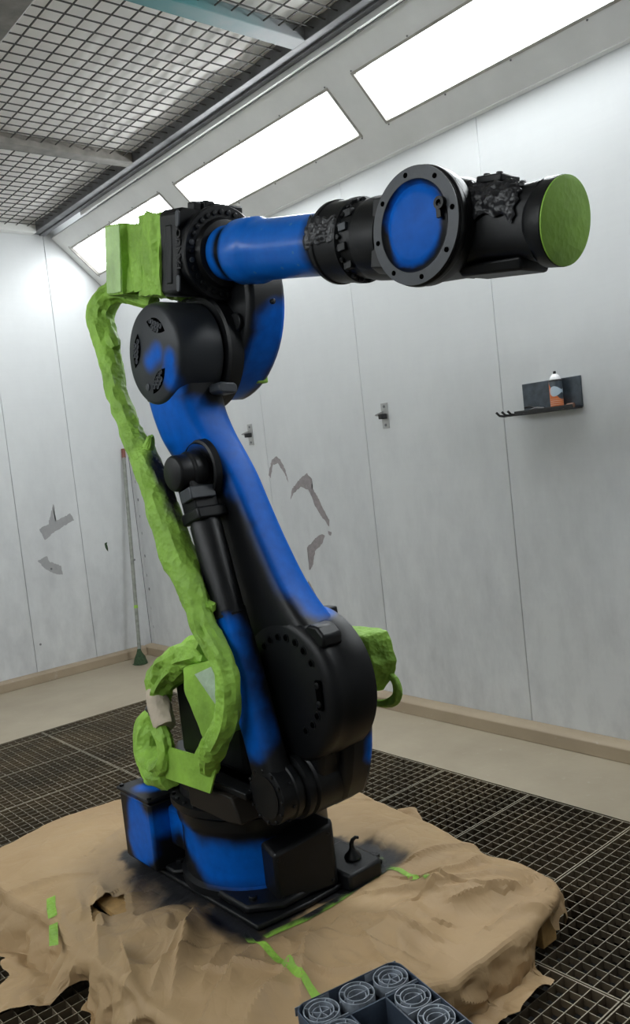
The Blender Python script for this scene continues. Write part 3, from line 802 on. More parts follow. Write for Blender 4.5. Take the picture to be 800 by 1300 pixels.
cb2 = MB(); lbox(cb2, 1.38, 1.49, .86, .90, -.058, .050); cb2.build('clevis_collar', M_black, clev, bevel=.008)
b = MB(); b.lathe([(.040, -.010), (.045, 0), (.051, .012), (.051, .30), (.0515, .302), (.053, .303), (.053, .31)], LP(XB, .86, 0), -LD, n=40)
b.build('balancer_cylinder', M_black, robot, ang=30)
lkm = sprayed('link_paint', [(LP(1.40, .50, 0), LP(1.40, .26, .0), .062, .02), (LP(1.40, .26, 0), LP(1.40, .17, .0), .060, .025)], [(LP(1.47, .58, .05), LP(1.47, .52, .06), .03, .03)])
LS = [(.0, .062), (.06, .062), (.10, .060), (.16, .058), (.30, .060), (.45, .056), (.54, .050), (.57, .048)]
b = MB(); R = []
for t_, hw in LS:
    q = []
    for k in range(28):
        a = 2*PI*k/28; c, s_ = math.cos(a), math.sin(a); ex = 2/3.5
        q.append(LP(XB+.046*math.copysign(abs(c)**ex, c), t_, hw*math.copysign(abs(s_)**ex, s_)))
    R.append(q)
b.rings(R); b.build('balancer_link', lkm, robot, ang=50)

# upper arm casting behind the elbow: round blue cheek
upp = [(2.505+.332*math.cos(math.radians(a)), 2.155+.332*math.sin(math.radians(a))) for a in range(262, 148, -6)]
upp = upp+[(2.24, 2.40), (2.50, 2.42), (2.62, 2.30), (2.62, 2.0), (2.58, 1.86)]
um = sprayed('upper_arm_paint', [((1.80, 2.20, 2.06), (1.74, 2.16, 2.03), .07, .03), ((1.74, 2.16, 2.03), (1.72, 2.27, 1.88), .062, .025), ((1.72, 2.27, 1.88), (1.70, 2.43, 1.80), .058, .022)])
b = MB(); b.prism(upp, 1.645, 1.80, 'x'); ua = b.build('upper_arm', um, robot, bevel=.022, seg=3)
b = MB(); b.lathe([(.185, 0), (.195, .006), (.195, .055)], (1.595, 2.435, 1.99), (1, 0, 0), n=60)
b.lathe([(.150, 0), (.155, .004), (.155, .03)], (1.585, 2.435, 1.99), (1, 0, 0), n=60); b.build('elbow_joint', M_black, ua, ang=30)
b = MB(); b.cyl((1.63, 2.25, 2.06), (1.645, 2.25, 2.06), .03, 20); b.build('round_plug', M_black, ua, bevel=.003)
b = MB(); b.box(1.755, 2.325, 1.868, 1.80, 2.36, 1.90); b.build('green_tab', M_green_flat, ua, bevel=.004)
stud(ua, (1.72, 2.157, 2.11), (0, -1, -.1), .009, .012); stud(ua, (1.80, 2.30, 2.2), (1, 0, 0), .009, .012)

# forearm frame: s along the arm, x across, v up
F0 = V((1.62, 2.25, 2.28)); FU = V((0, -.981, -.193)).normalized(); FV = V((0, -.193, .981)).normalized(); FX_ = V((1, 0, 0))
def FP(s_, x, v): return F0+FU*s_+FX_*x+FV*v
FM = Matrix(((1, FU.x, FV.x, F0.x), (0, FU.y, FV.y, F0.y), (0, FU.z, FV.z, F0.z), (0, 0, 0, 1)))  # local (x, s, v)
def fbox(mb, x0, x1, s0, s1, v0, v1): return mb.box(x0, s0, v0, x1, s1, v1, FM)
b = MB()
P = [(-.142, -.125), (-.13, -.137), (.13, -.137), (.142, -.125), (.142, .12), (.125, .137), (-.125, .137), (-.142, .12)]
b.rings([[FP(-.165, x, v) for x, v in P], [FP(-.055, x, v) for x, v in P]])
b.lathe([(.142, 0), (.142, .085)], FP(-.10, 0, 0), FU, n=72)
hous = b.build('forearm_housing', M_black, robot, bevel=.008)
b = MB(); fbox(b, -.146, -.10, -.125, -.085, -.10, .085); b.build('side_rib', M_black, hous, bevel=.006)
b = MB(); b.lathe([(.146, -.022), (.150, -.018), (.150, -.004), (.147, 0), (.112, .001), (.108, .006), (.104, .018), (.098, .020)], F0, FU, n=80)
b.build('flange_ring', M_black, hous, ang=30)
for k in range(30):
    a = 2*PI*k/30; stud(hous, FP(.0005, .128*math.cos(a), .128*math.sin(a)), FU, .0085, .007, 'bolt', M_boltgrey if k in (14, 16) else M_black)
b = MB(); fbox(b, -.02, .10, -.13, -.035, .130, .158); fbox(b, -.075, -.045, -.10, -.06, .125, .160); fbox(b, -.04, .0, -.12, -.05, .13, .166)
b.build('top_bracket', M_black, hous, bevel=.005)
for v in (-.098, .100):   # slotted lifting lugs on the side
    b = MB(); q = []
    for k in range(20):
        a = 2*PI*k/20; q.append((.010*math.cos(a), (.016 if math.sin(a) >= 0 else -.016)+.010*math.sin(a)))
    b.rings([[FP(-.052+x, -.138, v+z) for x, z in q], [FP(-.052+x, -.1445, v+z) for x, z in q]])
    lg = b.build('slotted_lug', M_blackgrey, hous, bevel=.002)
    MB().cyl(FP(-.052, -.147, v-.003), FP(-.052, -.1475, v-.003), .005, 12).build('slot', M_hole, lg) if False else None
# embossed lettering on the side of the housing, cast in and painted over
cu = bpy.data.curves.new('embossed_lettering', 'FONT'); cu.body = 'FANUC'; cu.size = .036; cu.extrude = .002; cu.align_x = 'CENTER'; cu.align_y = 'CENTER'; cu.offset = .0008
tmp = bpy.data.objects.new('tmp', cu); COL.objects.link(tmp); dg = bpy.context.evaluated_depsgraph_get()
me = bpy.data.meshes.new_from_object(tmp.evaluated_get(dg)); bpy.data.objects.remove(tmp)
# text x -> up along v, text y -> along -s, text z -> -x (outwards)
Mx = Matrix.Translation(FP(-.045, -.1435, .005)-ROOT) @ Matrix(((0, 0, -1), (0, -FU.y, 0), (0, -FU.z, 0))).to_4x4()
cols = (FV, -FU, V((-1, 0, 0)))
R3 = Matrix(((cols[0].x, cols[1].x, cols[2].x), (cols[0].y, cols[1].y, cols[2].y), (cols[0].z, cols[1].z, cols[2].z))).to_4x4()
me.transform(Matrix.Translation(FP(-.045, -.1425, .005)-ROOT) @ R3); me.materials.clear(); me.materials.append(M_black)
o = bpy.data.objects.new('embossed_lettering', me); COL.objects.link(o); o.parent = hous; o['_o'] = tuple(ROOT)
# forearm tube
tm = sprayed('forearm_paint', [(FP(.105, 0, 0), FP(.43, 0, 0), .13, .014), (FP(.015, -.04, 0), FP(.04, -.04, 0), .085, .02)], [(FP(.085, -.2, -.05), FP(.075, .2, .05), .0, .02)], scuff=True, rough=.3)
b = MB(); b.lathe([(.085, 0), (.086, .04), (.084, .085), (.086, .10), (.098, .102), (.100, .108), (.100, .19), (.096, .20), (.090, .215), (.0885, .30), (.086, .50), (.086, .56)], F0, FU, n=72)
def tubepaint():
    t = NT('forearm_tube_paint'); o = t.obj()
    P0 = F0-ROOT
    s_ = t.vm('DOT_PRODUCT', t.vm('SUBTRACT', o, tuple(P0)), tuple(FU), out=1)
    nz = t.math('MULTIPLY', t.math('SUBTRACT', t.noise(8, 3, o), .5), .03)
    s_ = t.math('ADD', s_, nz)
    c = t.ramp(t.math('MULTIPLY', s_, 1/.6), [(.0, (0, 0, 0)), (.045, (1, 1, 1)), (.08, (1, 1, 1)), (.115, (0, 0, 0)), (.165, (0, 0, 0)), (.20, (1, 1, 1)), (.79, (1, 1, 1)), (.86, (0, 0, 0))])
    n2 = t.noise(30, 4, o)
    blue = t.ramp(n2, [(.3, (.004, .105, .47, 1)), (.7, (.005, .13, .54, 1))])
    sp = t.n('ShaderNodeTexVoronoi', {'Vector': o, 'Scale': 22.0}, feature='F1').outputs['Distance']
    k = t.n('ShaderNodeMapRange', {'Value': sp, 'From Min': .14, 'From Max': .10}).outputs[0]
    blue = t.mix(t.math('MULTIPLY', k, .5), blue, (.12, .25, .4, 1))
    t.set(t.b, 'Base Color', t.mix(c, BLACK, blue)); t.set(t.b, 'Roughness', .28); t.set(t.b, 'Specular IOR Level', .25); t.bump(t.noise(160, 2, o), .08, .001)
    return t.m
fore = b.build('forearm_tube', tubepaint(), robot, ang=30)
# wrist collar
b = MB(); b.lathe([(.095, .535), (.108, .545), (.112, .555), (.112, .565), (.108, .568), (.108, .635), (.111, .638), (.111, .655), (.100, .660), (.098, .70), (.104, .704), (.106, .72), (.106, .79), (.09, .80)], F0, FU, n=64)
wc = b.build('wrist_collar', M_black, robot, ang=30)
for k in range(22):
    a = 2*PI*k/22; stud(wc, FP(.662, .100*math.cos(a), .100*math.sin(a)), (FX_*math.cos(a)+FV*math.sin(a)), .007, .008)
for a in (2.5, 2.9, 3.4, 3.9):
    c_ = FP(.675, .100*math.cos(a), .100*math.sin(a)); b = MB(); b.box(-.008, -.014, -.010, .010, .014, .010, Matrix.Translation(c_)); b.build('clamp_block', M_blackgrey if a == 2.9 else M_black, wc, bevel=.002)
# taped patch painted over in black
def patch(name, parent, fn, nu, nv, amp, m, sc=45, pts=None):
    mb = MB()
    for i in range(nu+1):
        for j in range(nv+1):
            p, nn = fn(i/nu, j/nv); e = 1.0 if 0 < i < nu and 0 < j < nv else .1
            mb.v.append(p+nn*(.0015+e*amp*(abs(noise.noise(p*sc))+.5*abs(noise.noise(p*sc*2.3)))))
    for i in range(nu):
        for j in range(nv): a = i*(nv+1)+j; mb.f.append((a, a+1, a+nv+2, a+nv+1))
    return mb.build(name, m, parent, ang=180)
def fn(u_, v_):
    a = math.radians(152+34*v_+(16*(v_-.5)*(1-u_)**3*2)+6*noise.noise(V((u_*6, v_*2, 4)))); s_ = .515+.135*u_+.006*noise.noise(V((v_*8, 1, u_))); rr = .109 if s_ > .54 else .090+(.019*(s_-.515)/.025)
    d = FX_*math.cos(a)+FV*math.sin(a); return FP(s_, 0, 0)+d*rr, d
patch('tape_patch', wc, fn, 34, 24, .010, M_blacktape)

# wrist body with the round cap facing left
WS, WXc = .965, 0
b = MB(); b.lathe([(.128, 0), (.134, .004), (.1345, .018), (.131, .022), (.131, .045), (.122, .07), (.118, .10), (.10, .22)], FP(WS, -.135, 0), (1, 0, 0), n=72)
P = [(-.115, -.09), (-.08, -.105), (.09, -.105), (.11, -.085), (.11, .085), (.09, .105), (-.08, .105), (-.115, .09)]
b.rings([[FP(.78, x*.85, v*.9) for x, v in P], [FP(.97, x*.9, v) for x, v in P]])
wb_ = b.build('wrist_body', M_black, robot, ang=30, bevel=.003)
capm = sprayed('wrist_cap_paint', [(FP(WS-.014, -.14, .016), FP(WS-.006, -.14, -.010), .080, .009)])
b = MB(); b.lathe([(.130, 0), (.132, -.004), (.130, -.008), (.102, -.010), (.100, -.006), (.092, .000), (.088, -.001), (.082, -.006), (.070, -.008), (.0, -.008)], FP(WS, -.135, 0), (1, 0, 0), n=80, cap=False)
cap_ = b.build('wrist_cap', capm, robot, ang=40)
rimg = MB(); rimg.lathe([(.131, -.0082), (.131, -.0095), (.103, -.0112), (.103, -.0095)], FP(WS, -.135, 0), (1, 0, 0), n=80, cap=False)
rimg.build('cap_rim', M_blackgrey, cap_, ang=40)
for k in range(8):
    a = 2*PI*(k+.35)/8; stud(cap_, FP(WS+.1165*math.cos(a), -.1445, .1165*math.sin(a)), (-1, 0, 0), .006, .003, 'screw', M_hole)
lug = FP(WS+.082, -.146, .042)
b = MB(); b.lathe([(.014, 0), (.014, -.012), (.007, -.012), (.007, -.002)], lug, (1, 0, 0), n=16); b.box(-.008, 0, -.03, .0, .012, .0, Matrix.Translation(lug)); b.build('cap_lug', M_black, cap_)
# wrist fork toward the tool flange
b = MB()
SEC = [(1.00, .105, .118, .095), (1.06, .095, .10, .085), (1.10, .082, .085, .078), (1.20, .080, .083, .078), (1.235, .080, .088, .088)]
R = []
for s_, hx, vt, vb in SEC:
    q = []
    for k in range(28):
        a = 2*PI*k/28; c, sn = math.cos(a), math.sin(a); ex = 2/3.2
        q.append(FP(s_, hx*math.copysign(abs(c)**ex, c), (vt if sn > 0 else vb)*math.copysign(abs(sn)**ex, sn)))
    R.append(q)
b.rings(R); b.lathe([(.082, 0), (.094, .018), (.094, .050), (.090, .052)], FP(1.215, 0, 0), FU, n=56)
wf = b.build('wrist_fork', M_black, robot, ang=40)
b = MB(); b.rings([[FP(1.03, x, -.085-z) for x, z in ((-.06, 0), (.06, 0), (.05, .025), (-.05, .025))], [FP(1.20, x, -.072-z) for x, z in ((-.06, 0), (.06, 0), (.05, .028), (-.05, .028))]])
b.build('lower_cover', M_black, wf, bevel=.006)
def fn(u_, v_):
    a = math.radians(112+66*v_+7*noise.noise(V((u_*5, v_*2, 0)))*(1 if v_ > .5 else -1)); s_ = 1.04+.16*u_+.014*noise.noise(V((v_*7, 0, u_*2))); c, sn = math.cos(a), math.sin(a); ex = 2/3.2
    rr = .094-.07*(s_-1.045)
    return FP(s_, rr*math.copysign(abs(c)**ex, c), rr*math.copysign(abs(sn)**ex, sn)), (FX_*c+FV*sn)
patch('tape_patch', wf, fn, 40, 40, .012, M_blacktape, 40)
b = MB(); fbox(b, -.05, .02, 1.06, 1.13, .09, .108); b.build('top_lug', M_black, wf, bevel=.004)
for s_, x in ((1.075, -.03), (1.11, -.03)): stud(wf, FP(s_, x, .106), FV, .008, .008)
b = MB(); b.lathe([(.090, 0), (.093, .001), (.093, .004), (.088, .0055), (.0, .0055)], FP(1.266, 0, 0), FU, n=56, cap=False)
b.build('masked_tool_flange', M_green_flat, robot, ang=60, label='flat green masking disc over the tool flange')

# green wrapping -------------------------------------------------------------
def crumple(ob_mb, amp, sc, amp2=0, sc2=40, nrm=None):
    """push the vertices of a dense mesh in and out along their own outward direction"""
    pass
def wrapbox(name, parent, x0, x1, s0, s1, v0, v1, m, amp=.006, n=18, T=FP, label=None, pleat=0):
    bm = bmesh.new(); bmesh.ops.create_cube(bm, size=1)
    bmesh.ops.subdivide_edges(bm, edges=bm.edges, cuts=n, use_grid_fill=True)
    bmesh.ops.recalc_face_normals(bm, faces=bm.faces)
    vs = []; cx, cs, cv = (x0+x1)/2, (s0+s1)/2, (v0+v1)/2
    for v in bm.verts:
        p = T(cs+v.co.y*(s1-s0), cx+v.co.x*(x1-x0), cv+v.co.z*(v1-v0)); q = T(cs, cx, cv)
        d = (p-q).normalized()
        pl_ = V((p.x*22, p.y*22, p.z*5)) if not pleat else p*14
        a = abs(noise.noise(pl_))*amp*2.2+abs(noise.noise(pl_*2.3))*amp*.8
        if pleat: a += pleat*abs(math.sin((v.co.z+.1*noise.noise(p*9))*PI*5.5))**3
        vs.append(p+d*a)
    fs = [tuple(v.index for v in f_.verts) for f_ in bm.faces]; bm.free()
    mb = MB(); mb.v = vs; mb.f = fs
    return mb.build(name, m, parent, ang=60, label=label)
wrapbox('masked_motor', robot, -.165, .12, -.485, -.375, -.125, .105, M_green, .004, 16, pleat=.003)
wrapbox('masked_motor_face', robot, -.174, -.160, -.478, -.378, -.118, .098, M_greenlit, .002, 12, pleat=.003, label='pleated face of the masked motor, its green lightened to look lit')
wrapbox('masked_motor_neck', robot, -.140, .12, -.40, -.285, -.112, .100, M_green, .010, 26)
wrapbox('masked_motor_neck', robot, -.138, .13, -.30, -.160, -.128, .118, M_green, .014, 26)
def wraptube(name, pts, rads, m, parent, n=22, step=.012, amp=.008, sc=26, sprayf=None, label=None, flat=1.0):
    P2 = []; R2 = []
    pts = [V(p) for p in pts]
    for i in range(len(pts)-1):
        p0, p1, p2, p3 = pts[max(i-1, 0)], pts[i], pts[i+1], pts[min(i+2, len(pts)-1)]
        nn = max(2, int((p2-p1).length/step))
        for j in range(nn):
            t_ = j/nn
            P2.append(.5*((2*p1)+(p2-p0)*t_+(2*p0-5*p1+4*p2-p3)*t_*t_+(3*p1-p0-3*p2+p3)*t_**3)); R2.append(rads[i]+(rads[i+1]-rads[i])*t_)
    P2.append(pts[-1]); R2.append(rads[-1])
    mb = MB(); mb.tube(P2, R2, n); cnt = len(P2)
    for i in range(cnt):
        for k in range(n):
            j = i*n+k; p = mb.v[j]; d = (p-P2[i])
            if d.length < 1e-6: continue
            d.normalize(); rr = R2[i]
            th_ = 2*PI*k/n; ln_ = i*step
            q1 = V((math.cos(th_)*1.1, math.sin(th_)*1.1, ln_*5+rads[0]*90)); q2 = V((math.cos(th_)*2.6, math.sin(th_)*2.6, ln_*13+rads[0]*50))
            a = abs(noise.noise(q1*1.6))*amp*2.6+(.5-abs(noise.noise(q2)))*amp*1.5+(.4-abs(noise.noise(p*38)))*amp*.45-amp*1.0
            mb.v[j] = p+d*a
    at = [sprayf(p) for p in mb.v] if sprayf else [0.0]*len(mb.v)
    return mb.build(name, m, parent, ang=32, attr=at, label=label)
HP = [((1.56, 2.62, 2.20), .03), ((1.50, 2.75, 2.262), .040), ((1.48, 2.836, 2.235), .0492), ((1.46, 2.847, 2.168), .0492), ((1.44, 2.778, 2.041), .041), ((1.42, 2.705, 1.891), .036), ((1.40, 2.601, 1.743), .040),
      ((1.38, 2.488, 1.629), .050), ((1.37, 2.409, 1.496), .055), ((1.36, 2.328, 1.343), .054), ((1.35, 2.245, 1.222), .046), ((1.34, 2.178, 1.105), .038),
      ((1.335, 2.098, 1.018), .036), ((1.33, 2.081, .926), .038), ((1.32, 2.107, .828), .036), ((1.31, 2.186, .729), .038), ((1.33, 2.24, .66), .030)]
def hs(p):
    # black overspray on the side toward the balancer
    if not 1.1 < p.z < 1.75: return 0.0
    ax = V((0, 2.488+(p.z-1.629)*.62, p.z)); off = (p.y-ax.y)
    k = sm(-off+.32*(p.x-1.37)+.008*noise.noise(p*20), .042, .064)*sm(1.75-p.z, .02, .12)*sm(p.z-1.10, .0, .25)
    return min(1, k*1.1)
hose = wraptube('masked_cable_hose', [p for p, _ in HP], [q for _, q in HP], M_hose, robot, sprayf=hs, amp=.0065)
wraptube('tape_tag', [(1.38, 2.50, 1.66), (1.38, 2.455, 1.695), (1.375, 2.43, 1.72)], [.022, .014, .006], M_green, robot, amp=.004)
wraptube('tape_tag', [(1.46, 2.80, 2.12), (1.45, 2.755, 2.075), (1.45, 2.74, 2.055)], [.030, .028, .018], M_green, robot, amp=.004)
wraptube('tape_tag', [(1.35, 2.22, 1.19), (1.36, 2.19, 1.175), (1.37, 2.165, 1.17)], [.022, .018, .012], M_green, robot, amp=.006)
# bag over the rear motor beside the turret
def WP(s_, x, v): return V((x, s_, v))
def hull_wrap(name, parent, pts, m, amp=.006, label=None, sub=3, at=None):
    bm = bmesh.new()
    for p in pts: bm.verts.new(p)
    bmesh.ops.convex_hull(bm, input=bm.verts)
    bmesh.ops.triangulate(bm, faces=bm.faces)
    bmesh.ops.subdivide_edges(bm, edges=bm.edges, cuts=9, use_grid_fill=True)
    bmesh.ops.smooth_vert(bm, verts=bm.verts, factor=.5, use_axis_x=True, use_axis_y=True, use_axis_z=True)
    bm.normal_update()
    for v in bm.verts:
        n_ = v.normal.copy(); p = v.co.copy(); v.co = p+n_*(crease(p, 20, amp)+abs(noise.noise(p*13))*amp*1.5)
    bm.verts.index_update()
    mb = MB(); mb.v = [v.co.copy() for v in bm.verts]; mb.f = [tuple(v.index for v in f_.verts) for f_ in bm.faces]; bm.free()
    return mb.build(name, m, parent, ang=50, label=label)
hull_wrap('masked_motor', robot, [(1.355, 2.375, .960), (1.355, 2.385, .88), (1.355, 2.30, .735), (1.355, 2.20, .76), (1.355, 2.19, 1.0), (1.50, 2.38, .965), (1.50, 2.38, .80), (1.50, 2.30, .73), (1.50, 2.2, .76), (1.50, 2.19, 1.0)], M_green_flat, .003)
b = MB(); QF = [V((1.352, 2.300, .948)), V((1.352, 2.185, .990)), V((1.345, 2.150, .865)), V((1.348, 2.168, .850))]
for i in range(9):
    for j in range(9):
        u_, v_ = i/8, j/8; p = QF[0].lerp(QF[1], u_).lerp(QF[3].lerp(QF[2], u_), v_); b.v.append(p+V((-.004*math.sin(PI*u_)*math.sin(PI*v_), 0, 0)))
for i in range(8):
    for j in range(8): a = i*9+j; b.f.append((a, a+1, a+10, a+9))
b.build('milky_film_patch', M_greenfilm, robot, label='milky see-through green film over the motor')
wraptube('masked_cable_hose', [(1.42, 2.30, 1.01), (1.41, 2.42, .985), (1.40, 2.53, .93), (1.39, 2.60, .855), (1.385, 2.61, .80)], [.045, .05, .055, .050, .038], M_green, robot, amp=.012)
wraptube('beige_cable_wrap', [(1.375, 2.615, .845), (1.36, 2.575, .795), (1.345, 2.525, .735)], [.032, .042, .036], M_beigecloth, robot, amp=.004, label='beige cloth wrapped round the cable')
wraptube('masked_cable_loop', [(1.335, 2.545, .73), (1.325, 2.50, .68), (1.32, 2.51, .62), (1.325, 2.57, .585), (1.34, 2.63, .58)], [.030, .028, .026, .028, .03], M_green, robot, amp=.006)
wraptube('masked_cable_hose', [(1.41, 2.70, .74), (1.39, 2.735, .68), (1.37, 2.72, .60), (1.35, 2.62, .555), (1.34, 2.52, .565)], [.035, .050, .050, .048, .04], M_green, robot, amp=.010)
wraptube('connector', [(1.40, 2.64, .78), (1.40, 2.68, .765), (1.41, 2.71, .75)], [.030, .032, .030], M_blacktape, robot, amp=.006)
MB().box(1.44, 2.20, .601, 1.64, 2.60, .90).build('dark_gap_filler', M_black, robot, bevel=.02)  # black block added to fill the dark gap behind the green bag
# stiff green flap hanging below the hose end
fl_ = [(2.503, .636), (2.46, .686), (2.306, .694), (2.275, .726), (2.196, .737), (2.189, .663), (2.215, .62), (2.237, .583), (2.375, .576), (2.514, .568)]
b = MB(); b.prism(fl_, 1.318, 1.324, 'x')
b.build('masking_flap', M_green_flat, robot, label='stiff flat sheet of green tape hanging at the hose end')
# wrapped motor on the far side of the shoulder
BG = [(2.12, .978), (1.992, .990), (1.978, .947), (1.963, .896), (1.972, .863), (1.995, .827), (2.045, .785), (2.14, .755)]
hull_wrap('masked_motor', robot, [(1.925, y, z) for y, z in BG]+[(1.86, y+.05, z-.01) for y, z in BG]+[(1.97, y+.08, z-.01) for y, z in BG]+[(1.93, y+.22, z) for y, z in BG], M_green, .005)
wraptube('masked_cable_loop', [(1.92, 2.00, .845), (1.92, 1.975, .825), (1.92, 1.968, .795), (1.92, 1.977, .765), (1.92, 2.012, .745), (1.92, 2.06, .733), (1.92, 2.11, .728)], [.012, .0135, .014, .014, .013, .012, .012], M_green, robot, amp=.003)
MB().cyl((1.79, 2.14, .86), (1.90, 2.14, .86), .10, 40).build('motor_mount', M_black, robot, bevel=.006)

# ------------------------------------------------------------------ things on and by the walls
# magnetic rack with a spray can
rk = empty('wall_rack', (XW, 2.37, 1.69), 'dark slate steel rack fixed to the right wall, hooks at its left end', 'rack')
b = MB(); b.box(XW-.010, 2.205, 1.690, XW, 2.535, 1.838); b.build('back_plate', M_dark, rk, bevel=.002)
b = MB(); b.box(XW-.095, 2.205, 1.684, XW-.0102, 2.535, 1.690); b.box(XW-.095, 2.205, 1.6905, XW-.091, 2.535, 1.706); b.build('shelf_tray', M_blk, rk, bevel=.001)
for y in (2.54, 2.575, 2.61):
    b = MB(); b.tube([(XW-.03, y, 1.692), (XW-.07, y+.004, 1.690), (XW-.10, y+.010, 1.694), (XW-.115, y+.018, 1.712)], .006, 8); b.build('hook', M_blk, rk)
b = MB(); b.box(XW-.04, 2.5355, 1.687, XW-.02, 2.62, 1.696); b.build('hook_bar', M_blk, rk, bevel=.001)
hn = empty('air_nozzle', (XW-.05, 2.45, 1.691), 'small black blow gun lying on the rack tray, left of the can', 'tool')
b = MB(); b.tube([(XW-.05, 2.39, 1.701), (XW-.05, 2.43, 1.706), (XW-.05, 2.47, 1.703)], [.010, .012, .009], 10); b.build('body', M_blk, hn)
b = MB(); b.tube([(XW-.05, 2.44, 1.712), (XW-.052, 2.47, 1.722), (XW-.054, 2.50, 1.720)], .005, 8); b.build('lever', M_blk, hn)
tr = tag(MB().tube([(XW-.05, 2.225, 1.702), (XW-.05, 2.26, 1.702)], .011, 14).build('tape_stub', mat('brown_stub', (.16, .08, .05), .6)), 'short brown stub lying on the rack tray, right of the can', 'stub')
cn = empty('spray_can', (XW-.05, 2.315, 1.691), 'orange and white aerosol can with black nozzle standing on the wall rack', 'spray can')
cc = (XW-.05, 2.315, 0); cr = .031
b = MB(); b.lathe([(cr-.002, 1.6915), (cr, 1.693), (cr, 1.706)], cc, n=32); b.build('base_ring', M_canwhite, cn)
b = MB(); b.lathe([(cr, 1.706), (cr, 1.820), (cr-.001, 1.824)], cc, n=32)
def canmat():
    t = NT('can_label'); g = t.obj(); sp = t.n('ShaderNodeSeparateXYZ', {'Vector': g})
    y, z = sp.outputs[1], sp.outputs[2]
    k = t.math('GREATER_THAN', t.math('MULTIPLY_ADD', y, -1.5, z), .092)
    c = t.mix(k, (.62, .15, .03, 1), (.045, .06, .075, 1))
    d = t.vm('LENGTH', t.vm('SUBTRACT', t.vm('MULTIPLY', g, (0, 1, 1)), (0, -.008, .086)), out=1)
    c = t.mix(t.math('LESS_THAN', d, .024), c, (.45, .55, .63, 1))
    ln = t.math('LESS_THAN', t.math('ABSOLUTE', t.math('SUBTRACT', t.math('FRACT', t.math('MULTIPLY', z, 110)), .5)), .12)
    ln = t.math('MULTIPLY', ln, t.math('LESS_THAN', z, .05)); c = t.mix(t.math('MULTIPLY', ln, .6), c, (.8, .7, .6, 1))
    t.set(t.b, 'Base Color', c); t.set(t.b, 'Roughness', .3); return t.m
b.build('body', canmat(), cn)
b = MB(); b.lathe([(cr, 1.824), (cr, 1.830), (cr-.002, 1.833)], cc, n=32); b.build('shoulder_ring', M_blk, cn)
b = MB(); b.lathe([(cr-.003, 1.833), (cr-.006, 1.845), (.014, 1.857), (.010, 1.860)], cc, n=32); b.build('dome', M_canwhite, cn)
b = MB(); b.lathe([(.007, 1.860), (.007, 1.872), (.004, 1.874)], cc, n=16); b.build('nozzle', M_blk, cn)
# two wall brackets
for y, z, lb in ((3.52, 1.786, 'small galvanised hook bracket on the right wall, nearer the rack'), (4.885, 1.796, 'small galvanised hook bracket on the right wall, beside the blue lower arm')):
    k_ = empty('wall_bracket', (XW, y, z), lb, 'bracket', 'hook brackets on the right wall')
    b = MB(); b.box(XW-.004, y-.028, z-.075, XW, y+.028, z+.075); pl = b.build('plate', M_steel, k_, bevel=.001)
    b = MB(); b.box(XW-.05, y-.018, z-.018, XW-.0041, y+.012, z+.012); b.build('peg', M_blk, k_, bevel=.004)
    b = MB(); b.prism([(XW-.004, z+.03), (XW-.07, z+.01), (XW-.07, z+.004), (XW-.004, z-.006)], y+.013, y+.018, 'y'); b.build('gusset', M_steel, k_)
    for dz in (-.055, .055): stud(k_, (XW-.004, y, z+dz), (-1, 0, 0), .008, .004, 'screw', M_frame)
# bare patches and stains on the panels
def patch_on(wallo, poly, axis, val, name, m):
    P = []
    rnd = random.Random(len(poly)*7+int(poly[0][0]*100))
    for i in range(len(poly)):
        a = V(poly[i]); b_ = V(poly[(i+1) % len(poly)]); nn = max(2, int((b_-a).length/.012))
        for j in range(nn):
            q = a.lerp(b_, j/nn); P.append((q.x+rnd.uniform(-.004, .004), q.y+rnd.uniform(-.004, .004)))
    mb = MB()
    vs = [((val, a, b_) if axis == 'x' else (a, val, b_)) for a, b_ in P]
    bm = bmesh.new(); vv = [bm.verts.new(v) for v in vs]; bm.faces.new(vv); bmesh.ops.triangulate(bm, faces=bm.faces)
    bm.verts.index_update()
    mb.v = [v.co.copy() for v in bm.verts]; mb.f = [tuple(v.index for v in f_.verts) for f_ in bm.faces]; bm.free()
    mb.build(name, m, wallo)
E1 = XW-.0006
for poly in ([(4.729, 1.497), (4.674, 1.594), (4.623, 1.623), (4.574, 1.598), (4.533, 1.53), (4.515, 1.436), (4.55, 1.508), (4.609, 1.571), (4.663, 1.566), (4.708, 1.473)],
             [(4.51, 1.316), (4.479, 1.391), (4.374, 1.456), (4.302, 1.485), (4.26, 1.446), (4.268, 1.393), (4.223, 1.328), (4.18, 1.249), (4.13, 1.17), (4.136, 1.128), (4.191, 1.181), (4.257, 1.266), (4.305, 1.374), (4.384, 1.398), (4.458, 1.363)],
             [(4.386, .902), (4.388, .984), (4.313, 1.033), (4.225, 1.076), (4.186, 1.065), (4.237, 1.002), (4.31, .958), (4.353, .849), (4.39, .826)],
             [(4.418, .765), (4.385, .712), (4.345, .649), (4.363, .643), (4.421, .694)], [(4.15, 1.10), (4.12, 1.09), (4.13, 1.06), (4.15, 1.07)]):
    patch_on(wr, poly, 'x', E1, 'bare_patch', M_flake)
for poly in ([(2.626, .986), (2.711, 1.012), (2.724, .963), (2.821, .914), (2.824, .833), (2.744, .86), (2.683, .911)],
             [(2.674, 1.241), (2.76, 1.275), (2.822, 1.432), (2.832, 1.40), (2.82, 1.288), (2.962, 1.335), (2.989, 1.277), (2.805, 1.203), (2.715, 1.143)]):
    patch_on(wb, poly, 'y', YW-.0006, 'stain_patch', M_flake2)
patch_on(wb, [(3.233, 1.038), (3.257, 1.048), (3.26, .964), (3.242, .995)], 'y', YW-.0007, 'chip_mark', M_brush)
for x, z in ((2.56, .30), (2.735, .90), (3.49, 1.2), (3.46, .55), (3.50, .85)): MB().cyl((x, YW-.001, z), (x, YW, z), .010, 7).build('chip_mark', M_frame, wb)
rr_ = random.Random(3)
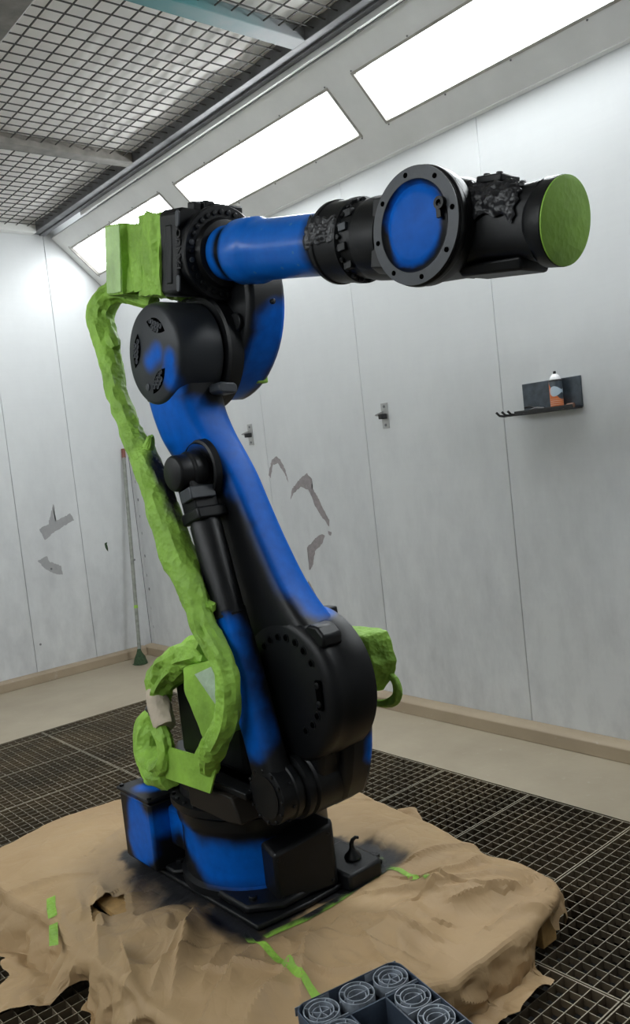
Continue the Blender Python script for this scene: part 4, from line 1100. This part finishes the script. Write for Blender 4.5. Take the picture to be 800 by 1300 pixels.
for k in range(9):
    z = .25+k*.16+rr_.uniform(-.03, .03); MB().box(XW-.0015, 6.66+rr_.uniform(0, .03), z-.012, XW, 6.68, z+.012).build('chip_mark', M_frame, wr)
# long-handled brush leaning in the corner
br = empty('long_brush', (3.27, 6.42, 0), 'long pole brush leaning on the back wall near the corner', 'brush')
A_, B_ = V((3.275, 6.43, .10)), V((3.505, 6.718, 1.76))
MB().tube([A_.lerp(B_, k/8) for k in range(9)], .016, 12).build('pole', M_pole, br)
MB().tube([B_, B_+(B_-A_).normalized()*.08], .018, 12).build('end_cap', M_rust, br)
b = MB()
for i in range(9):
    for k in range(14):
        pass
b.lathe([(.014, .13), (.022, .10), (.045, .055), (.060, .012), (.062, .004)], (3.27, 6.425, 0), n=26)
for i, v in enumerate(b.v): d_ = V((v.x-3.27, v.y-6.425, 0)); v += d_*(.25*noise.noise(V((i*1.7, 0, 0))))
b.build('bristles', M_brush, br, ang=20)
MB().tube([A_.lerp(B_, .22), A_.lerp(B_, .235)], .017, 10).build('tape_wrap', M_green_flat, br)

# upturned bottle crate, bottom right of the picture
EA = math.radians(-11); e1 = V((math.cos(EA), math.sin(EA), 0)); e2 = V((math.sin(EA), -math.cos(EA), 0)); CH = .38
CO = V((1.020, 1.487, 0)); CWd, CLn = .282, .40
def KP(a, b_, z): return CO+e1*a+e2*b_+V((0, 0, z))
crate = empty('bottle_crate', KP(CWd/2, CLn/2, 0), 'slate blue plastic crate with moulded rings on top, on the grating before the paper', 'crate')
def rrect(a0, b0, a1, b1, rad, n=6):
    P = []
    for cx_, cy_, st in ((a1-rad, b1-rad, 0), (a0+rad, b1-rad, 90), (a0+rad, b0+rad, 180), (a1-rad, b0+rad, 270)):
        for k in range(n+1):
            a = math.radians(st+90*k/n); P.append((cx_+rad*math.cos(a), cy_+rad*math.sin(a)))
    return P
b = MB(); O_ = rrect(0, 0, CWd, CLn, .032); I_ = rrect(.004, .004, CWd-.004, CLn-.004, .028)
b.rings([[KP(a, c, 0) for a, c in I_], [KP(a, c, 0) for a, c in O_], [KP(a, c, CH-.004) for a, c in O_], [KP(a, c, CH) for a, c in rrect(.0015, .0015, CWd-.0015, CLn-.0015, .03)], [KP(a, c, CH) for a, c in I_], [KP(a, c, 0) for a, c in I_]], cap=False)
b.build('outer_wall', M_crate, crate, ang=40)
b = MB(); O_ = rrect(-.0012, -.0012, CWd+.0012, CLn+.0012, .033)
b.rings([[KP(a, c, CH-.012) for a, c in O_], [KP(a, c, CH-.006) for a, c in O_]]) if False else None
for a0, a1 in ((.092, .096), (.186, .190)):
    MB().box(a0, .095, .02, a1, CLn-.004, CH-.006, Matrix(((e1.x, e2.x, 0, CO.x), (e1.y, e2.y, 0, CO.y), (0, 0, 1, 0), (0, 0, 0, 1)))).build('divider_wall', M_crate, crate)
KM = Matrix(((e1.x, e2.x, 0, CO.x), (e1.y, e2.y, 0, CO.y), (0, 0, 1, 0), (0, 0, 0, 1)))
MB().box(.004, .093, .02, CWd-.004, .097, CH-.006, KM).build('divider_wall', M_crate, crate)
for c in (.20, .30): MB().box(.096, c, .02, .186, c+.004, CH-.16, KM).build('divider_wall', M_crate, crate)
def ringcell(ca_, cb_, star):
    m = MB(); z = CH-.001
    for R_ in (.040, .028, .024):
        if R_ == .024: continue
        m.lathe([(R_-.0012, z-.03), (R_+.0012, z-.03), (R_+.0012, z), (R_-.0012, z), (R_-.0012, z-.03)], KP(ca_, cb_, 0), n=28, cap=False)
    m.lathe([(.020, z-.045), (.022, z-.045), (.022, z-.006), (.020, z-.006), (.020, z-.045)], KP(ca_, cb_, 0), n=24, cap=False)
    T_ = Matrix.Translation(KP(ca_, cb_, 0)) @ Matrix.Rotation(EA, 4, 'Z')
    for k in range(5 if star else 1):
        a = math.radians(72*k if star else 0)
        M_ = T_ @ Matrix.Rotation(a, 4, 'Z')
        if star: m.box(0, -.001, z-.02, .028, .001, z-.006, M_)
        else: m.box(-.046, -.001, z-.022, .046, .001, z-.004, M_)
    for a in (45, 135, 225, 315):
        M_ = T_ @ Matrix.Rotation(math.radians(a), 4, 'Z'); m.box(.028, -.001, z-.02, .041, .001, z-.001, M_)
    return m.build('moulded_ring', M_crate_edge, crate, ang=40)
for ia, a in enumerate((.048, .141, .234)):
    for ib, c in enumerate((.048, .136, .222, .308)):
        if ia == 1 and ib > 0: continue
        ringcell(a, c, ib == 0 and ia != 1)
for c in (.004, .0915, .179, .265, .352):
    for a0, a1 in ((.004, .092), (.190, CWd-.004)):
        MB().box(a0, c-.001, CH-.022, a1, c+.001, CH-.002, KM).build('cross_rib', M_crate_edge, crate)

# strip the helper property
for o in bpy.data.objects:
    if '_o' in o: del o['_o']
